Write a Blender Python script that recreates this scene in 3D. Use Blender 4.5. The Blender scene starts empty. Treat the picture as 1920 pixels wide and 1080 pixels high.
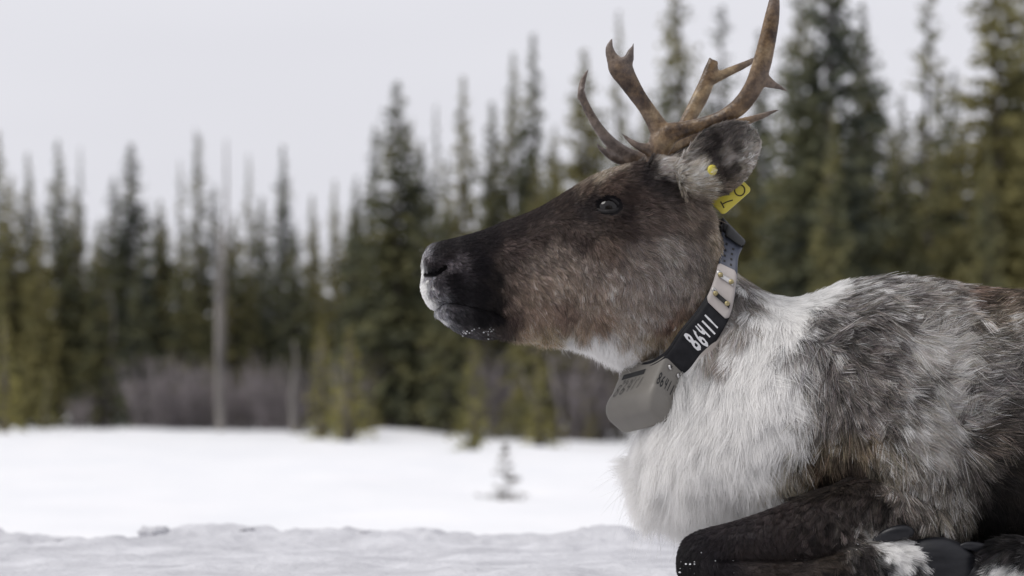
import bpy, math, random
import numpy as np
from mathutils import Vector

# ------------------------------------------------------------------ camera, sky, sun, exposure
S = 1300.0            # pixels of the 1920 wide photograph per metre at the animal
D = 4.0               # camera to animal, metres
H = 0.285             # camera above the packed snow the animal lies on
HOR = 755.0           # pixel row of the horizon
SC = bpy.context.scene
COL = SC.collection

cam_d = bpy.data.cameras.new('camera')
cam = bpy.data.objects.new('camera', cam_d); COL.objects.link(cam)
cam.location = (0, -D, H); cam.rotation_euler = (math.radians(90), 0, 0)
cam_d.sensor_width = 36.0
cam_d.lens = 36.0 * S * D / 1920.0
cam_d.shift_y = (HOR - 540.0) / 1920.0
cam_d.clip_start = 0.1; cam_d.clip_end = 3000
cam_d.dof.use_dof = True
cam_d.dof.focus_distance = D - 0.07
cam_d.dof.aperture_fstop = 5.0
SC.camera = cam

SUN_EL, SUN_AZ = 50.0, 248.0      # azimuth from +Y (away from camera) clockwise
world = bpy.data.worlds.new('World'); SC.world = world; world.use_nodes = True
wn = world.node_tree.nodes; wl = world.node_tree.links
for n in list(wn): wn.remove(n)
wo = wn.new('ShaderNodeOutputWorld'); wb = wn.new('ShaderNodeBackground')
sky = wn.new('ShaderNodeTexSky'); sky.sky_type = 'NISHITA'; sky.sun_disc = False
sky.sun_elevation = math.radians(SUN_EL); sky.sun_rotation = math.radians(SUN_AZ)
sky.dust_density = 3.0
hs = wn.new('ShaderNodeHueSaturation'); hs.inputs['Saturation'].default_value = 0.12
hs.inputs['Value'].default_value = 0.10
wl.new(sky.outputs[0], hs.inputs['Color'])
tc = wn.new('ShaderNodeTexCoord'); mp = wn.new('ShaderNodeMapping'); mp.inputs['Scale'].default_value = (1, 1, 4)
nz = wn.new('ShaderNodeTexNoise'); nz.inputs['Scale'].default_value = 2.2; nz.inputs['Detail'].default_value = 3
cr = wn.new('ShaderNodeValToRGB')
cr.color_ramp.elements[0].position = 0.3; cr.color_ramp.elements[0].color = (0.68, 0.68, 0.735, 1)
cr.color_ramp.elements[1].position = 0.75; cr.color_ramp.elements[1].color = (0.79, 0.79, 0.84, 1)
wl.new(tc.outputs['Generated'], mp.inputs[0]); wl.new(mp.outputs[0], nz.inputs['Vector']); wl.new(nz.outputs[0], cr.inputs[0])
mx = wn.new('ShaderNodeMix'); mx.data_type = 'RGBA'; mx.inputs['Factor'].default_value = 0.9   # closed cloud cover
wl.new(hs.outputs[0], mx.inputs['A']); wl.new(cr.outputs[0], mx.inputs['B'])
wl.new(mx.outputs['Result'], wb.inputs['Color']); wb.inputs['Strength'].default_value = 1.0
wl.new(wb.outputs[0], wo.inputs['Surface'])

sd = bpy.data.lights.new('sun', 'SUN'); sd.energy = 1.5; sd.angle = math.radians(30); sd.color = (1.0, 0.97, 0.93)
sun = bpy.data.objects.new('sun', sd); COL.objects.link(sun)
_e, _a = math.radians(SUN_EL), math.radians(SUN_AZ)
_v = Vector((math.sin(_a) * math.cos(_e), math.cos(_a) * math.cos(_e), math.sin(_e)))
sun.rotation_euler = _v.to_track_quat('Z', 'Y').to_euler()

SC.view_settings.view_transform = 'Standard'; SC.view_settings.look = 'None'
SC.view_settings.gamma = 1.0; SC.view_settings.exposure = 0.13
SC.view_settings.use_curve_mapping = False
SC.render.engine = 'CYCLES'
SC.cycles.use_denoising = True
try: SC.cycles.denoiser = 'OPENIMAGEDENOISE'
except Exception: pass
SC.cycles.max_bounces = 12; SC.cycles.diffuse_bounces = 10
SC.cycles.transparent_max_bounces = 8
try: SC.cycles_curves.shape = 'RIBBONS'
except Exception: pass
KEY = 0.45            # how bright a white card facing the camera comes out; turns seen tones into base colours

# ------------------------------------------------------------------ helpers
def lin(c):
    c = np.asarray(c, float) / 255.0
    return np.where(c <= 0.04045, c / 12.92, ((c + 0.055) / 1.055) ** 2.4)

def P(u, v, w=0.0):                       # side-view tracing units (pixels) to metres
    return np.stack(np.broadcast_arrays((np.asarray(u, float) - 960) / S, np.asarray(w, float) / S,
                                        H + (HOR - np.asarray(v, float)) / S), -1)
def Pp(u, v, w):                          # world point that the lens shows at (u, v) when it stands at depth w
    k = 1 + np.asarray(w, float) / S / D
    return np.stack(np.broadcast_arrays((np.asarray(u, float) - 960) / S * k, np.asarray(w, float) / S,
                                        H + (HOR - np.asarray(v, float)) / S * k), -1)

def _h(i, j, k, seed):
    n = (i * 374761393 + j * 668265263 + k * 2147483647 * 3 + seed * 1274126177) & 0xFFFFFFFF
    n = ((n ^ (n >> 13)) * 1274126177) & 0xFFFFFFFF
    n = (n ^ (n >> 16)) & 0xFFFFFFFF
    return n / 4294967295.0
def vnoise(p, scale=1.0, seed=0):
    q = np.asarray(p, float) * scale
    i = np.floor(q).astype(np.int64); f = q - i; f = f * f * (3 - 2 * f)
    r = 0
    for a in (0, 1):
        for b in (0, 1):
            for c in (0, 1):
                wgt = (f[:, 0] if a else 1 - f[:, 0]) * (f[:, 1] if b else 1 - f[:, 1]) * (f[:, 2] if c else 1 - f[:, 2])
                r = r + wgt * _h(i[:, 0] + a, i[:, 1] + b, i[:, 2] + c, seed)
    return r * 2 - 1
def fbm(p, scale, octaves=3, seed=0):
    r = 0; amp = 1.0
    for o in range(octaves):
        r = r + amp * vnoise(p, scale * 2 ** o, seed + o * 7); amp *= 0.5
    return r
def sstep(a, b, x):
    t = np.clip((np.asarray(x, float) - a) / (b - a), 0, 1); return t * t * (3 - 2 * t)
def unit(v):
    return v / np.maximum(np.linalg.norm(v, axis=-1, keepdims=True), 1e-9)

def mesh(name, V, F, mat=None, smooth=True):
    me = bpy.data.meshes.new(name)
    V = np.asarray(V, np.float32).reshape(-1, 3)
    if isinstance(F, np.ndarray):
        m, k = F.shape
        me.vertices.add(len(V)); me.vertices.foreach_set('co', V.ravel())
        me.loops.add(m * k); me.loops.foreach_set('vertex_index', F.astype(np.int32).ravel())
        me.polygons.add(m); me.polygons.foreach_set('loop_start', np.arange(0, m * k, k, dtype=np.int32))
        me.update(calc_edges=True)
    else:
        me.from_pydata(V.tolist(), [], F); me.update()
    if smooth: me.polygons.foreach_set('use_smooth', np.ones(len(me.polygons), bool))
    if mat: me.materials.append(mat)
    return me
def obj(name, me, parent=None, **props):
    o = bpy.data.objects.new(name, me); COL.objects.link(o)
    if parent: o.parent = parent
    for k, v in props.items(): o[k] = v
    return o
def empty(name, loc, **props):
    o = bpy.data.objects.new(name, None); COL.objects.link(o); o.location = loc
    o.empty_display_size = 0.05
    for k, v in props.items(): o[k] = v
    return o
def local(V, root):                        # world points to the frame of an unrotated empty
    return np.asarray(V, float) - np.array(root.location)

class MB:                                  # collects several solids into one mesh
    def __init__(s): s.V = []; s.F = []; s.n = 0
    def add(s, V, F):
        V = np.asarray(V, float).reshape(-1, 3)
        s.V.append(V); s.F += [tuple(int(i) + s.n for i in f) for f in F]; s.n += len(V)
    def mesh(s, name, mat=None, smooth=True, off=None):
        V = np.concatenate(s.V)
        if off is not None: V = V - np.asarray(off)
        return mesh(name, V, s.F, mat, smooth)

def rings(R, closed_ends=True):            # R: (stations, K, 3) -> closed tube
    R = np.asarray(R, float); m, K, _ = R.shape
    V = R.reshape(-1, 3); F = []
    for i in range(m - 1):
        for j in range(K):
            a = i * K + j; b = i * K + (j + 1) % K
            F.append((a, b, b + K, a + K))
    if closed_ends:
        V = np.concatenate([V, R[0].mean(0)[None], R[-1].mean(0)[None]])
        c0, c1 = m * K, m * K + 1
        for j in range(K):
            F.append((c0, (j + 1) % K, j))
            F.append((c1, (m - 1) * K + j, (m - 1) * K + (j + 1) % K))
    return V, F
def spline(A, sub=4):                      # Catmull-Rom through the rows of A
    A = np.asarray(A, float); n = len(A)
    E = np.concatenate([2 * A[:1] - A[1:2], A, 2 * A[-1:] - A[-2:-1]])
    out = []
    for i in range(n - 1):
        p0, p1, p2, p3 = E[i:i + 4]
        for t in np.linspace(0, 1, sub, endpoint=False):
            out.append(0.5 * ((2 * p1) + (-p0 + p2) * t + (2 * p0 - 5 * p1 + 4 * p2 - p3) * t * t + (-p0 + 3 * p1 - 3 * p2 + p3) * t ** 3))
    out.append(A[-1]); return np.array(out)
def tube(C, r, K=10, flat=1.0, fdir=(0, 1, 0)):   # C centres in metres, r radii
    C = np.asarray(C, float); r = np.broadcast_to(np.asarray(r, float), (len(C),))
    T = unit(np.gradient(C, axis=0)); fd = np.asarray(fdir, float)
    A = np.cross(T, np.broadcast_to(fd, T.shape)); bad = np.linalg.norm(A, axis=1) < 0.2
    if bad.any(): A[bad] = np.cross(T[bad], np.broadcast_to(np.array((1.0, 0.0, 0.3)), T[bad].shape))
    A = unit(A); B = np.cross(T, A)
    th = np.linspace(0, 2 * np.pi, K, endpoint=False)
    fl = np.broadcast_to(np.asarray(flat, float), (len(C),))
    R = C[:, None] + r[:, None, None] * (np.cos(th)[None, :, None] * A[:, None] + np.sin(th)[None, :, None] * B[:, None] * fl[:, None, None])
    return rings(R)

# ---- node materials
def material(name, color=(0.5, 0.5, 0.5), rough=0.6, metal=0.0, spec=0.5):
    m = bpy.data.materials.new(name); m.use_nodes = True
    b = m.node_tree.nodes['Principled BSDF']
    b.inputs['Base Color'].default_value = (*color, 1); b.inputs['Roughness'].default_value = rough
    b.inputs['Metallic'].default_value = metal; b.inputs['Specular IOR Level'].default_value = spec
    return m, m.node_tree.nodes, m.node_tree.links, b
def noisy(name, c1, c2, scale, rough=0.6, bump=0.0, bscale=None, detail=4, stretch=(1, 1, 1), metal=0.0, lo=0.35, hi=0.65, spec=0.5, bdist=0.002):
    m, n, l, b = material(name, c1, rough, metal, spec)
    t = n.new('ShaderNodeTexCoord'); mpg = n.new('ShaderNodeMapping'); mpg.inputs['Scale'].default_value = stretch
    z = n.new('ShaderNodeTexNoise'); z.inputs['Scale'].default_value = scale; z.inputs['Detail'].default_value = detail
    r = n.new('ShaderNodeValToRGB')
    r.color_ramp.elements[0].position = lo; r.color_ramp.elements[0].color = (*c1, 1)
    r.color_ramp.elements[1].position = hi; r.color_ramp.elements[1].color = (*c2, 1)
    l.new(t.outputs['Object'], mpg.inputs[0]); l.new(mpg.outputs[0], z.inputs['Vector']); l.new(z.outputs[0], r.inputs[0])
    l.new(r.outputs[0], b.inputs['Base Color'])
    if bump:
        z2 = n.new('ShaderNodeTexNoise'); z2.inputs['Scale'].default_value = bscale or scale * 3; z2.inputs['Detail'].default_value = 5
        bp = n.new('ShaderNodeBump'); bp.inputs['Strength'].default_value = bump; bp.inputs['Distance'].default_value = bdist
        l.new(mpg.outputs[0], z2.inputs['Vector']); l.new(z2.outputs[0], bp.inputs['Height']); l.new(bp.outputs[0], b.inputs['Normal'])
    return m

# ------------------------------------------------------------------ the setting: packed snow, snow field
rng = np.random.default_rng(7)
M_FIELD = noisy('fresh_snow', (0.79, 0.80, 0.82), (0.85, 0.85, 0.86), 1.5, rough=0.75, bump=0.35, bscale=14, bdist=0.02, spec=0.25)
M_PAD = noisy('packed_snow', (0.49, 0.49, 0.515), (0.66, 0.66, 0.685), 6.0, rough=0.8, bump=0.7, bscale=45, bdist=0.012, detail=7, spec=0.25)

def grid(X, Y, Z):
    ny, nx = X.shape
    V = np.stack([X, Y, Z], -1).reshape(-1, 3)
    i = np.arange(ny - 1)[:, None] * nx + np.arange(nx - 1)[None]
    F = np.stack([i, i + 1, i + nx + 1, i + nx], -1).reshape(-1, 4)
    return V, F
yy = np.concatenate([np.linspace(1.2, 6, 20, endpoint=False), 6 * (620 / 6.0) ** np.linspace(0, 1, 190)])
tt = np.linspace(-1, 1, 200)
Yg = np.repeat(yy[:, None], 200, 1); Xg = tt[None] * (14 + 1.1 * np.maximum(yy[:, None], 0))
pts = np.stack([Xg, Yg, Xg * 0], -1).reshape(-1, 3)
Zf = -0.335 + 0.06 * fbm(pts, 0.35, 3, 3) + 0.022 * fbm(pts, 1.6, 3, 5)
Zf = Zf + 0.17 * sstep(30, 70, pts[:, 1]) * sstep(2, -7, pts[:, 0])          # rises a little toward the far trees
for (hu, hd, hh, hr) in ((745, 44, .17, 1.0), (960, 47, .12, 1.5), (330, 62, .25, 2.2), (620, 58, .16, 1.6), (30, 66, .2, 1.5), (545, 17.5, .035, .22), (640, 22, .05, .4), (170, 24, .05, .35), (1010, 18, .03, .25)):
    hx = (hu - 960) / 5200 * hd; hy = hd - D
    Zf = Zf + hh * np.exp(-((pts[:, 0] - hx) ** 2 / hr ** 2 + (pts[:, 1] - hy) ** 2 / (hr * 1.3) ** 2))
V, F = grid(Xg, Yg, Zf.reshape(Xg.shape))
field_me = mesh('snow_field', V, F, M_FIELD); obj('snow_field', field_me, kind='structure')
def field_z(x, y):
    j = np.argmin(np.abs(yy - y)); t = x / (14 + 1.1 * max(yy[j], 0)); i = int(np.argmin(np.abs(tt - t)))
    return float(Zf.reshape(Xg.shape)[j, i])

xs = np.concatenate([np.linspace(-9, -1.7, 40, endpoint=False), np.linspace(-1.7, 2.2, 460), np.linspace(2.2, 9, 40)[1:]])
ys = np.concatenate([np.linspace(-7, 0.2, 30, endpoint=False), np.linspace(0.2, 2.7, 170)])
Xp, Yp = np.meshgrid(xs, ys)
pts = np.stack([Xp, Yp, Xp * 0], -1).reshape(-1, 3)
edge = 2.0 + 0.16 * fbm(np.stack([pts[:, 0], pts[:, 0] * 0, pts[:, 0] * 0], -1), 2.3, 4, 11)
rough_edge = np.exp(-((pts[:, 1] - edge + 0.12) / 0.28) ** 2)
Zp = 0.006 * fbm(pts, 3.0, 3, 1) + 0.0065 * fbm(pts, 11.0, 4, 2) - 0.004
Zp = Zp + rough_edge * (0.014 * fbm(pts, 5.0, 3, 9) + 0.012 * np.abs(fbm(pts, 17.0, 3, 4)))
Zp = Zp - 0.5 * sstep(0.0, 0.55, pts[:, 1] - edge)
V, F = grid(Xp, Yp, Zp.reshape(Xp.shape))
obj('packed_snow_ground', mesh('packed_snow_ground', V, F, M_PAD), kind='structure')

def lump(name, c, r, seed, mat, sub=3, squash=(1, 1, 1), amp=0.35, scale=None):
    import bmesh
    bm = bmesh.new(); bmesh.ops.create_icosphere(bm, subdivisions=sub, radius=1.0)
    V = np.array([v.co[:] for v in bm.verts]); F = [tuple(v.index for v in f.verts) for f in bm.faces]; bm.free()
    d = 1 + amp * fbm(V + seed * 3.1, 1.7, 3, seed)
    V = V * d[:, None] * np.array(squash) * r
    return V + np.asarray(c), F
# clods that stand up along the edge of the packed snow
for i, (u, rr, sq) in enumerate(((297, .021, (1.25, 1, 1.0)), (470, .009, (1.7, 1, .6)), (210, .008, (1.6, 1, .55)), (120, .009, (1.4, 1, .5)), (690, .008, (1.7, 1, .5)), (880, .007, (1.5, 1, .6)))):
    x = (u - 960) / 5200 * 6.0
    Vv, Ff = lump('snow_clod', (0, 0, 0), rr, i + 1, M_PAD, 3, sq, .5)
    o = obj('snow_clod', mesh('snow_clod', Vv, Ff, M_PAD),
            label=('large upright snow clod standing on the edge of the packed snow' if i == 0 else 'low crumb of snow on the edge of the packed snow'),
            category='snow clod', group='snow clods on the packed edge')
    j = np.argmin((pts[:, 0] - x) ** 2 + (pts[:, 1] - 1.92) ** 2)
    o.location = (x, 1.92, float(Zp[j]) + rr * sq[2] * 0.35)

# ------------------------------------------------------------------ trees
def foliage_mat(name, c1, c2, c3):
    m, n, l, b = material(name, c1, 0.75, spec=0.2)
    t = n.new('ShaderNodeTexCoord'); z = n.new('ShaderNodeTexNoise'); z.inputs['Scale'].default_value = 1.3; z.inputs['Detail'].default_value = 4
    info = n.new('ShaderNodeObjectInfo'); ad = n.new('ShaderNodeMath'); ad.operation = 'MULTIPLY_ADD'
    ad.inputs[1].default_value = 0.35; 
    r = n.new('ShaderNodeValToRGB'); e = r.color_ramp.elements
    e[0].position = 0.40; e[0].color = (*c1, 1); e[1].position = 0.85; e[1].color = (*c3, 1)
    k = e.new(0.62); k.color = (*c2, 1)
    l.new(t.outputs['Object'], z.inputs['Vector']); l.new(info.outputs['Random'], ad.inputs[0]); l.new(z.outputs[0], ad.inputs[2])
    l.new(ad.outputs[0], r.inputs[0]); l.new(r.outputs[0], b.inputs['Base Color'])
    return m
M_NEEDLE = foliage_mat('spruce_needles', (0.050, 0.058, 0.045), (0.118, 0.120, 0.062), (0.205, 0.185, 0.075))
M_YOUNG = foliage_mat('young_needles', (0.14, 0.138, 0.055), (0.22, 0.205, 0.075), (0.30, 0.265, 0.085))
M_SEEDL = foliage_mat('seedling_needles', (0.05, 0.045, 0.035), (0.09, 0.08, 0.06), (0.13, 0.11, 0.08))
M_BARK = noisy('spruce_bark', (0.055, 0.047, 0.042), (0.12, 0.105, 0.095), 9, rough=0.9, bump=0.5, stretch=(1, 1, .25))
M_SNAG = noisy('weathered_trunk', (0.13, 0.12, 0.112), (0.27, 0.25, 0.23), 5, rough=0.9, bump=0.5, stretch=(1, 1, .2))
M_TWIG = noisy('bare_twigs', (0.19, 0.168, 0.172), (0.31, 0.275, 0.28), 3, rough=0.9)

def make_spruce(seed, Ht=8.0, R=0.95, nb=170, gap=0.0, lowest=0.06, power=0.8, leaf=1.0):
    r = np.random.default_rng(seed)
    C = spline([(0, 0, -0.3), (0.02 * r.normal(), 0, Ht * .3), (0.04 * r.normal(), 0.03 * r.normal(), Ht * .7), (0, 0, Ht)], 5)
    tv, tf = tube(C, np.linspace(0.10, 0.008, len(C)), 7)
    Q = []
    for b in range(nb):
        f = lowest + (1 - lowest) * (b + r.uniform(0, 1)) / nb
        f = min(f, 0.995)
        if gap and vnoise(np.array([[f * 9, seed, 0.0]]))[0] > 0.35 and r.uniform() < gap: continue
        z = f * Ht; ph = r.uniform(0, 2 * np.pi)
        L = R * ((1 - f) ** power * 0.97 + 0.02) * r.uniform(0.55, 1.2)
        if f < 0.12: L *= 0.7 + 2.5 * f
        out = np.array([math.cos(ph), math.sin(ph), 0]); side = np.array([-out[1], out[0], 0])
        n = max(3, int(L / 0.10))
        up0 = 0.25 * f; dr = -0.42 * (1 - f) - 0.1
        for i in range(n):
            s = (i + 0.6) / n
            p = out * L * s + np.array([0, 0, z + L * (up0 * s + dr * s * s + 0.16 * s ** 4)])
            tp = 0.32 + 0.68 * min(1.0, L / 0.45); wd = 0.21 * leaf * tp * (1 - 0.55 * s) * (0.6 + 0.5 * min(L, 1.0)); ln = 0.13 * leaf * tp
            for q in range(3):
                a = (-1, 1, 0)[q]
                dv = unit(out * r.uniform(.45, 1.0) + side * a * r.uniform(.5, 1.1) + np.array([0, 0, r.normal() * .25 - (.55 if a == 0 else .12)]))
                nv = unit(np.cross(dv, r.normal(size=3)))
                l_ = wd * r.uniform(.7, 1.35); w_ = ln * .40 * r.uniform(.7, 1.3)
                c = p + r.normal(size=3) * 0.025 * tp
                Q.append(np.stack([c - nv * w_ * .4, c + dv * l_ * .55 - nv * w_, c + dv * l_, c + dv * l_ * .55 + nv * w_]))
    Q = np.array(Q); m = len(Q)
    return mesh('trunk', tv, tf, M_BARK), mesh('crown', Q.reshape(-1, 3), np.arange(m * 4).reshape(m, 4), M_NEEDLE, smooth=False)
full = [make_spruce(s, R=R_, nb=nb, power=pw) for s, R_, nb, pw in ((1, 1.5, 360, .85), (2, 1.65, 370, .85), (3, 1.35, 340, .9), (4, 1.25, 330, .85))]
thin = [make_spruce(s, R=R_, nb=nb, gap=.8, power=pw) for s, R_, nb, pw in ((11, .95, 210, .65), (12, .85, 190, .75), (13, 1.05, 200, .6))]
young = []
for s in (21, 22, 23):
    t_, c_ = make_spruce(s, Ht=2.0, R=0.46, nb=95, lowest=.05, power=.75, leaf=.75)
    c_.materials.clear(); c_.materials.append(M_YOUNG); young.append((t_, c_))

def tree(kind, u, vtop, d, wf, label, group, hbase=8.0, name='spruce_tree', cat='spruce tree'):
    x = (u - 960) / 5200 * d; y = d - D; z = field_z(x, y) - 0.03
    h = H + (HOR - vtop) / 5200 * d - z
    t, c = kind
    root = empty(name, (x, y, z), label=label, category=cat, group=group)
    k = h / hbase; root.scale = (k * wf, k * wf, k); root.rotation_euler = (0, 0, rng.uniform(0, 6.28))
    obj('trunk', t, root); obj('crown', c, root)
    return root
LA = ('tall dense dark spruce rising behind the caribou\'s antlers, ear and back', 'tall spruces behind the antlers and back')
LB = ('tall green spruce rising behind the caribou\'s face and muzzle', 'tall spruces behind the face and muzzle')
LC = ('slender dark spruce in the tree line beyond the open snow, clear of the caribou', 'spruces along the open snow')
LD = ('dim spruce of the rear row, seen between the taller front spruces', 'spruces of the rear row')
TR = [  # pixel column, pixel row of the top, metres from the camera, crown width factor, variant
    (1268, -70, 44, 1.05, full[2]), (1548, -210, 38, 1.12, full[0]), (1498, -60, 41, .95, full[3]), (1618, 20, 43, .9, full[1]), (1742, -45, 46, .95, thin[0]),
    (1790, 130, 42, .9, full[2]), (1872, -160, 39, 1.1, full[1]), (1930, -60, 42, 1.1, full[0]), (1690, 175, 45, .9, full[3]), (1425, 55, 52, .95, full[3]), (1352, 10, 56, 1.0, thin[2]),
    (1160, 20, 52, .8, thin[1]), (1095, 92, 46, .95, full[1]), (1215, 180, 48, .9, full[0]), (1330, 190, 47, .9, full[2]), (1400, 230, 44, .9, full[0]), (1560, 190, 36, .8, full[2]), (1850, 230, 37, .8, full[3]),
    (1000, 62, 50, .85, full[3]), (962, 98, 52, .8, full[2]), (922, 190, 50, .85, full[0]), (868, 142, 48, .85, full[3]), (818, 195, 55, .6, thin[1]), (745, 152, 46, 1.2, full[1]),
    (702, 235, 52, .9, full[2]), (790, 262, 49, .95, full[0]), (1040, 235, 47, .8, full[2]), (1005, 300, 42, .8, full[1]), (838, 290, 44, .8, full[2]), (668, 330, 50, .8, full[0]),
    (628, 338, 56, .65, full[3]), (585, 365, 60, .75, full[2]), (530, 272, 57, .75, full[3]), (466, 288, 58, .6, thin[1]), (492, 370, 60, .9, full[0]), (372, 250, 60, .7, thin[0]), (338, 300, 62, .6, thin[1]),
    (300, 375, 60, .9, full[1]), (246, 268, 58, .95, full[0]), (212, 330, 60, .95, full[2]), (150, 275, 63, .45, thin[1]), (108, 262, 58, .8, full[3]), (140, 355, 60, .9, full[1]), (52, 285, 60, .65, full[3]),
    (22, 330, 58, .9, full[0]), (-4, 245, 59, .75, full[3]), (-40, 280, 60, .9, full[2]), (402, 345, 60, .8, full[2]), (555, 420, 55, .8, full[0]), (440, 400, 57, .85, full[1]), (75, 400, 56, .85, full[2]), (185, 420, 56, .85, full[3]), (268, 410, 55, .8, full[2]), (345, 430, 55, .85, full[0])]
NAMED = {1268: 'tall dark spruce rising between the forked palm tine and the upright antler beam', 1548: 'massive dark spruce rising just behind the back edge of the caribou\'s ear',
    1742: 'gappy thin spruce with sky showing through, above the caribou\'s withers', 1872: 'massive broad spruce towering over the brown part of the caribou\'s back',
    1352: 'sparse see-through spruce right behind the upright antler beam', 1160: 'narrow thin spruce directly behind the forked palm tine of the antler', 1095: 'pointed spruce behind the curved far brow tine',
    1000: 'tallest pointed spruce above the slope of the caribou\'s nose bridge', 962: 'slightly shorter twin of the tallest pointed spruce above the nose bridge', 868: 'narrow pointed spruce above the caribou\'s dark muzzle',
    818: 'wispy thin spruce between the broad spruce and the pointed one above the muzzle', 745: 'broad full spruce in front of the caribou\'s nose, highest beside the open sky',
    628: 'small narrow dark spruce in the low gap beside the broad spruce', 530: 'tall dark spruce behind the short pale dead stump', 466: 'thin spire-like spruce between the pale trunk and the stump', 372: 'wispy thin spruce beside the bare dead spire',
    246: 'widest spruce of the low tree line, with a double-pointed top', 150: 'very thin needle-like spruce in the low tree line', 108: 'straight dark spruce above the small yellow-green sapling'}
for (u, vt, d, wf, k) in TR:
    L = LA if u > 1080 else LB if u > 640 else LC
    tree(k, u, vt, d, wf * (1.2 if u < 640 else 1.0), NAMED.get(u, L[0]), L[1])
for i in range(66):
    u = -70 + (i % 33) * 62 + rng.uniform(-22, 22)
    base = np.interp(u, [0, 300, 600, 700, 1000, 1300, 1600, 1920], [400, 430, 440, 330, 270, 200, 190, 180])
    tree(full[i % 4], u, base + rng.uniform(-40, 80) + (60 if i > 32 else 0), rng.uniform(66, 76) if i < 33 else rng.uniform(60, 65), 1.1, *LD)
for (u, vt, d, wf) in ((84, 690, 54, 1.0), (40, 735, 56, 1.0), (602, 610, 43, 1.0), (655, 612, 42, 1.15), (890, 636, 36, 1.25), (1012, 672, 38, 1.4), (8, 585, 52, 1.0), (250, 745, 56, .9), (700, 700, 45, 1.0), (1090, 640, 42, 1.2)):
    tree(young[int(u) % 3], u, vt, d, wf, {84: 'small yellow-green sapling standing apart on the snow edge', 890: 'young spruce standing out on the snow below the caribou\'s chin', 1012: 'bushy young spruce below the caribou\'s jaw'}.get(u, 'young yellow-green spruce at the foot of the tall trees'), 'young spruces along the snow edge', 2.0, 'young_spruce', 'young spruce')

for i in range(18):                    # the same forest runs on past both sides of the view
    u = (-90 - i * 75) if i < 10 else (1990 + (i - 10) * 95)
    L = ('spruce further along the far tree line, well in front of the caribou', 'spruces further along the tree line') if i < 10 else ('tall spruce of the forest edge behind the caribou\'s rump', 'spruces behind the rump')
    tree(full[i % 4], u + rng.uniform(-20, 20), (330 if i < 10 else 10) + rng.uniform(-70, 70), (58 if i < 10 else 42) + rng.uniform(-3, 6), 1.05, *L)
# standing dead trees
def snag(u, vtop, d, r0, label, twigs):
    x = (u - 960) / 5200 * d; y = d - D; z = field_z(x, y) - .05
    h = H + (HOR - vtop) / 5200 * d - z
    root = empty('dead_tree', (x, y, z), label=label, category='dead tree', group='dead trees at the forest edge')
    rr = np.random.default_rng(int(u))
    C = spline([(0, 0, -.2), (rr.normal() * .03, 0, h * .4), (rr.normal() * .05, 0, h * .75), (0, 0, h)], 6)
    obj('trunk', mesh('trunk', *tube(C, np.linspace(r0, r0 * .25, len(C)), 8), M_SNAG), root)
    mb = MB()
    for i in range(twigs):
        zz = h * rr.uniform(.3, .98); a = rr.uniform(0, 6.28); L = rr.uniform(.12, .45) * (1.1 - zz / h)
        mb.add(*tube(np.array([(0, 0, zz), (math.cos(a) * L * .6, math.sin(a) * L * .6, zz - L * .1), (math.cos(a) * L, math.sin(a) * L, zz - L * .35)]), [.012, .009, .004], 4))
    obj('branches', mb.mesh('branches', M_SNAG), root, kind='stuff')
snag(414, 430, 52, .085, 'pale bare dead trunk standing in front of the dark spruces', 12)
snag(551, 640, 52, .085, 'short pale dead stump among the bare shrubs', 5)
snag(424, 262, 56, .06, 'dead tree with a bare spiky top behind the pale trunk', 46)
snag(366, 240, 61, .05, 'thin bare dead spire in the tree line', 44)
snag(205, 540, 56, .045, 'grey dead trunk half hidden among the spruces', 14)
snag(957, 160, 57, .05, 'bare dead spire between the spruces behind the muzzle', 40)

# leafless shrubs under the trees
def make_shrub(seed, n=46, h=1.25, spread=.85):
    r = np.random.default_rng(seed); mb = MB()
    for i in range(n):
        a = r.uniform(0, 6.28); b = r.uniform(0, .35); L = h * r.uniform(.55, 1.1); t = r.uniform(.05, .45) * spread
        p0 = np.array([math.cos(a) * b, math.sin(a) * b, -.05]); p2 = p0 + np.array([math.cos(a) * L * t, math.sin(a) * L * t, L])
        p1 = (p0 + p2) / 2 + r.normal(size=3) * .05
        mb.add(*tube(np.array([p0, p1, p2]), [.010, .007, .003], 3))
        for q in range(5):
            s = r.uniform(.35, .95); c = p0 + (p2 - p0) * s; e = c + r.normal(size=3) * np.array([.14, .14, .05]) + np.array([0, 0, .2]) * r.uniform(.4, 1.2)
            mb.add(*tube(np.array([c, e]), [.0055, .002], 3))
    return mb.mesh('bare_shrub', M_TWIG)
shr = [make_shrub(s) for s in (1, 2, 3)]
for i, (u, d, sc_) in enumerate([(u_, 53, .95) for u_ in range(285, 400, 28)] + [(u_, 54, .95) for u_ in range(440, 570, 24)] + [(u_, 47, 1.15) for u_ in range(700, 860, 26)] + [(u_, 45, 1.0) for u_ in range(930, 985, 26)] + [(u_, 42, 1.1) for u_ in range(1060, 1150, 26)] + [(190, 56, .8), (150, 55, .8)]):
    x = (u - 960) / 5200 * d; y = d - D + rng.uniform(-.6, .6)
    o = obj('bare_shrub', shr[i % 3], label='leafless mauve-grey shrub under the spruces at the snow edge', category='shrub', group='leafless shrubs under the trees')
    o.location = (x, y, field_z(x, y)); k = sc_ * rng.uniform(.55, 1.25); o.scale = (k * 1.1, k * 1.1, k); o.rotation_euler = (0, 0, rng.uniform(0, 6.28))

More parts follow.
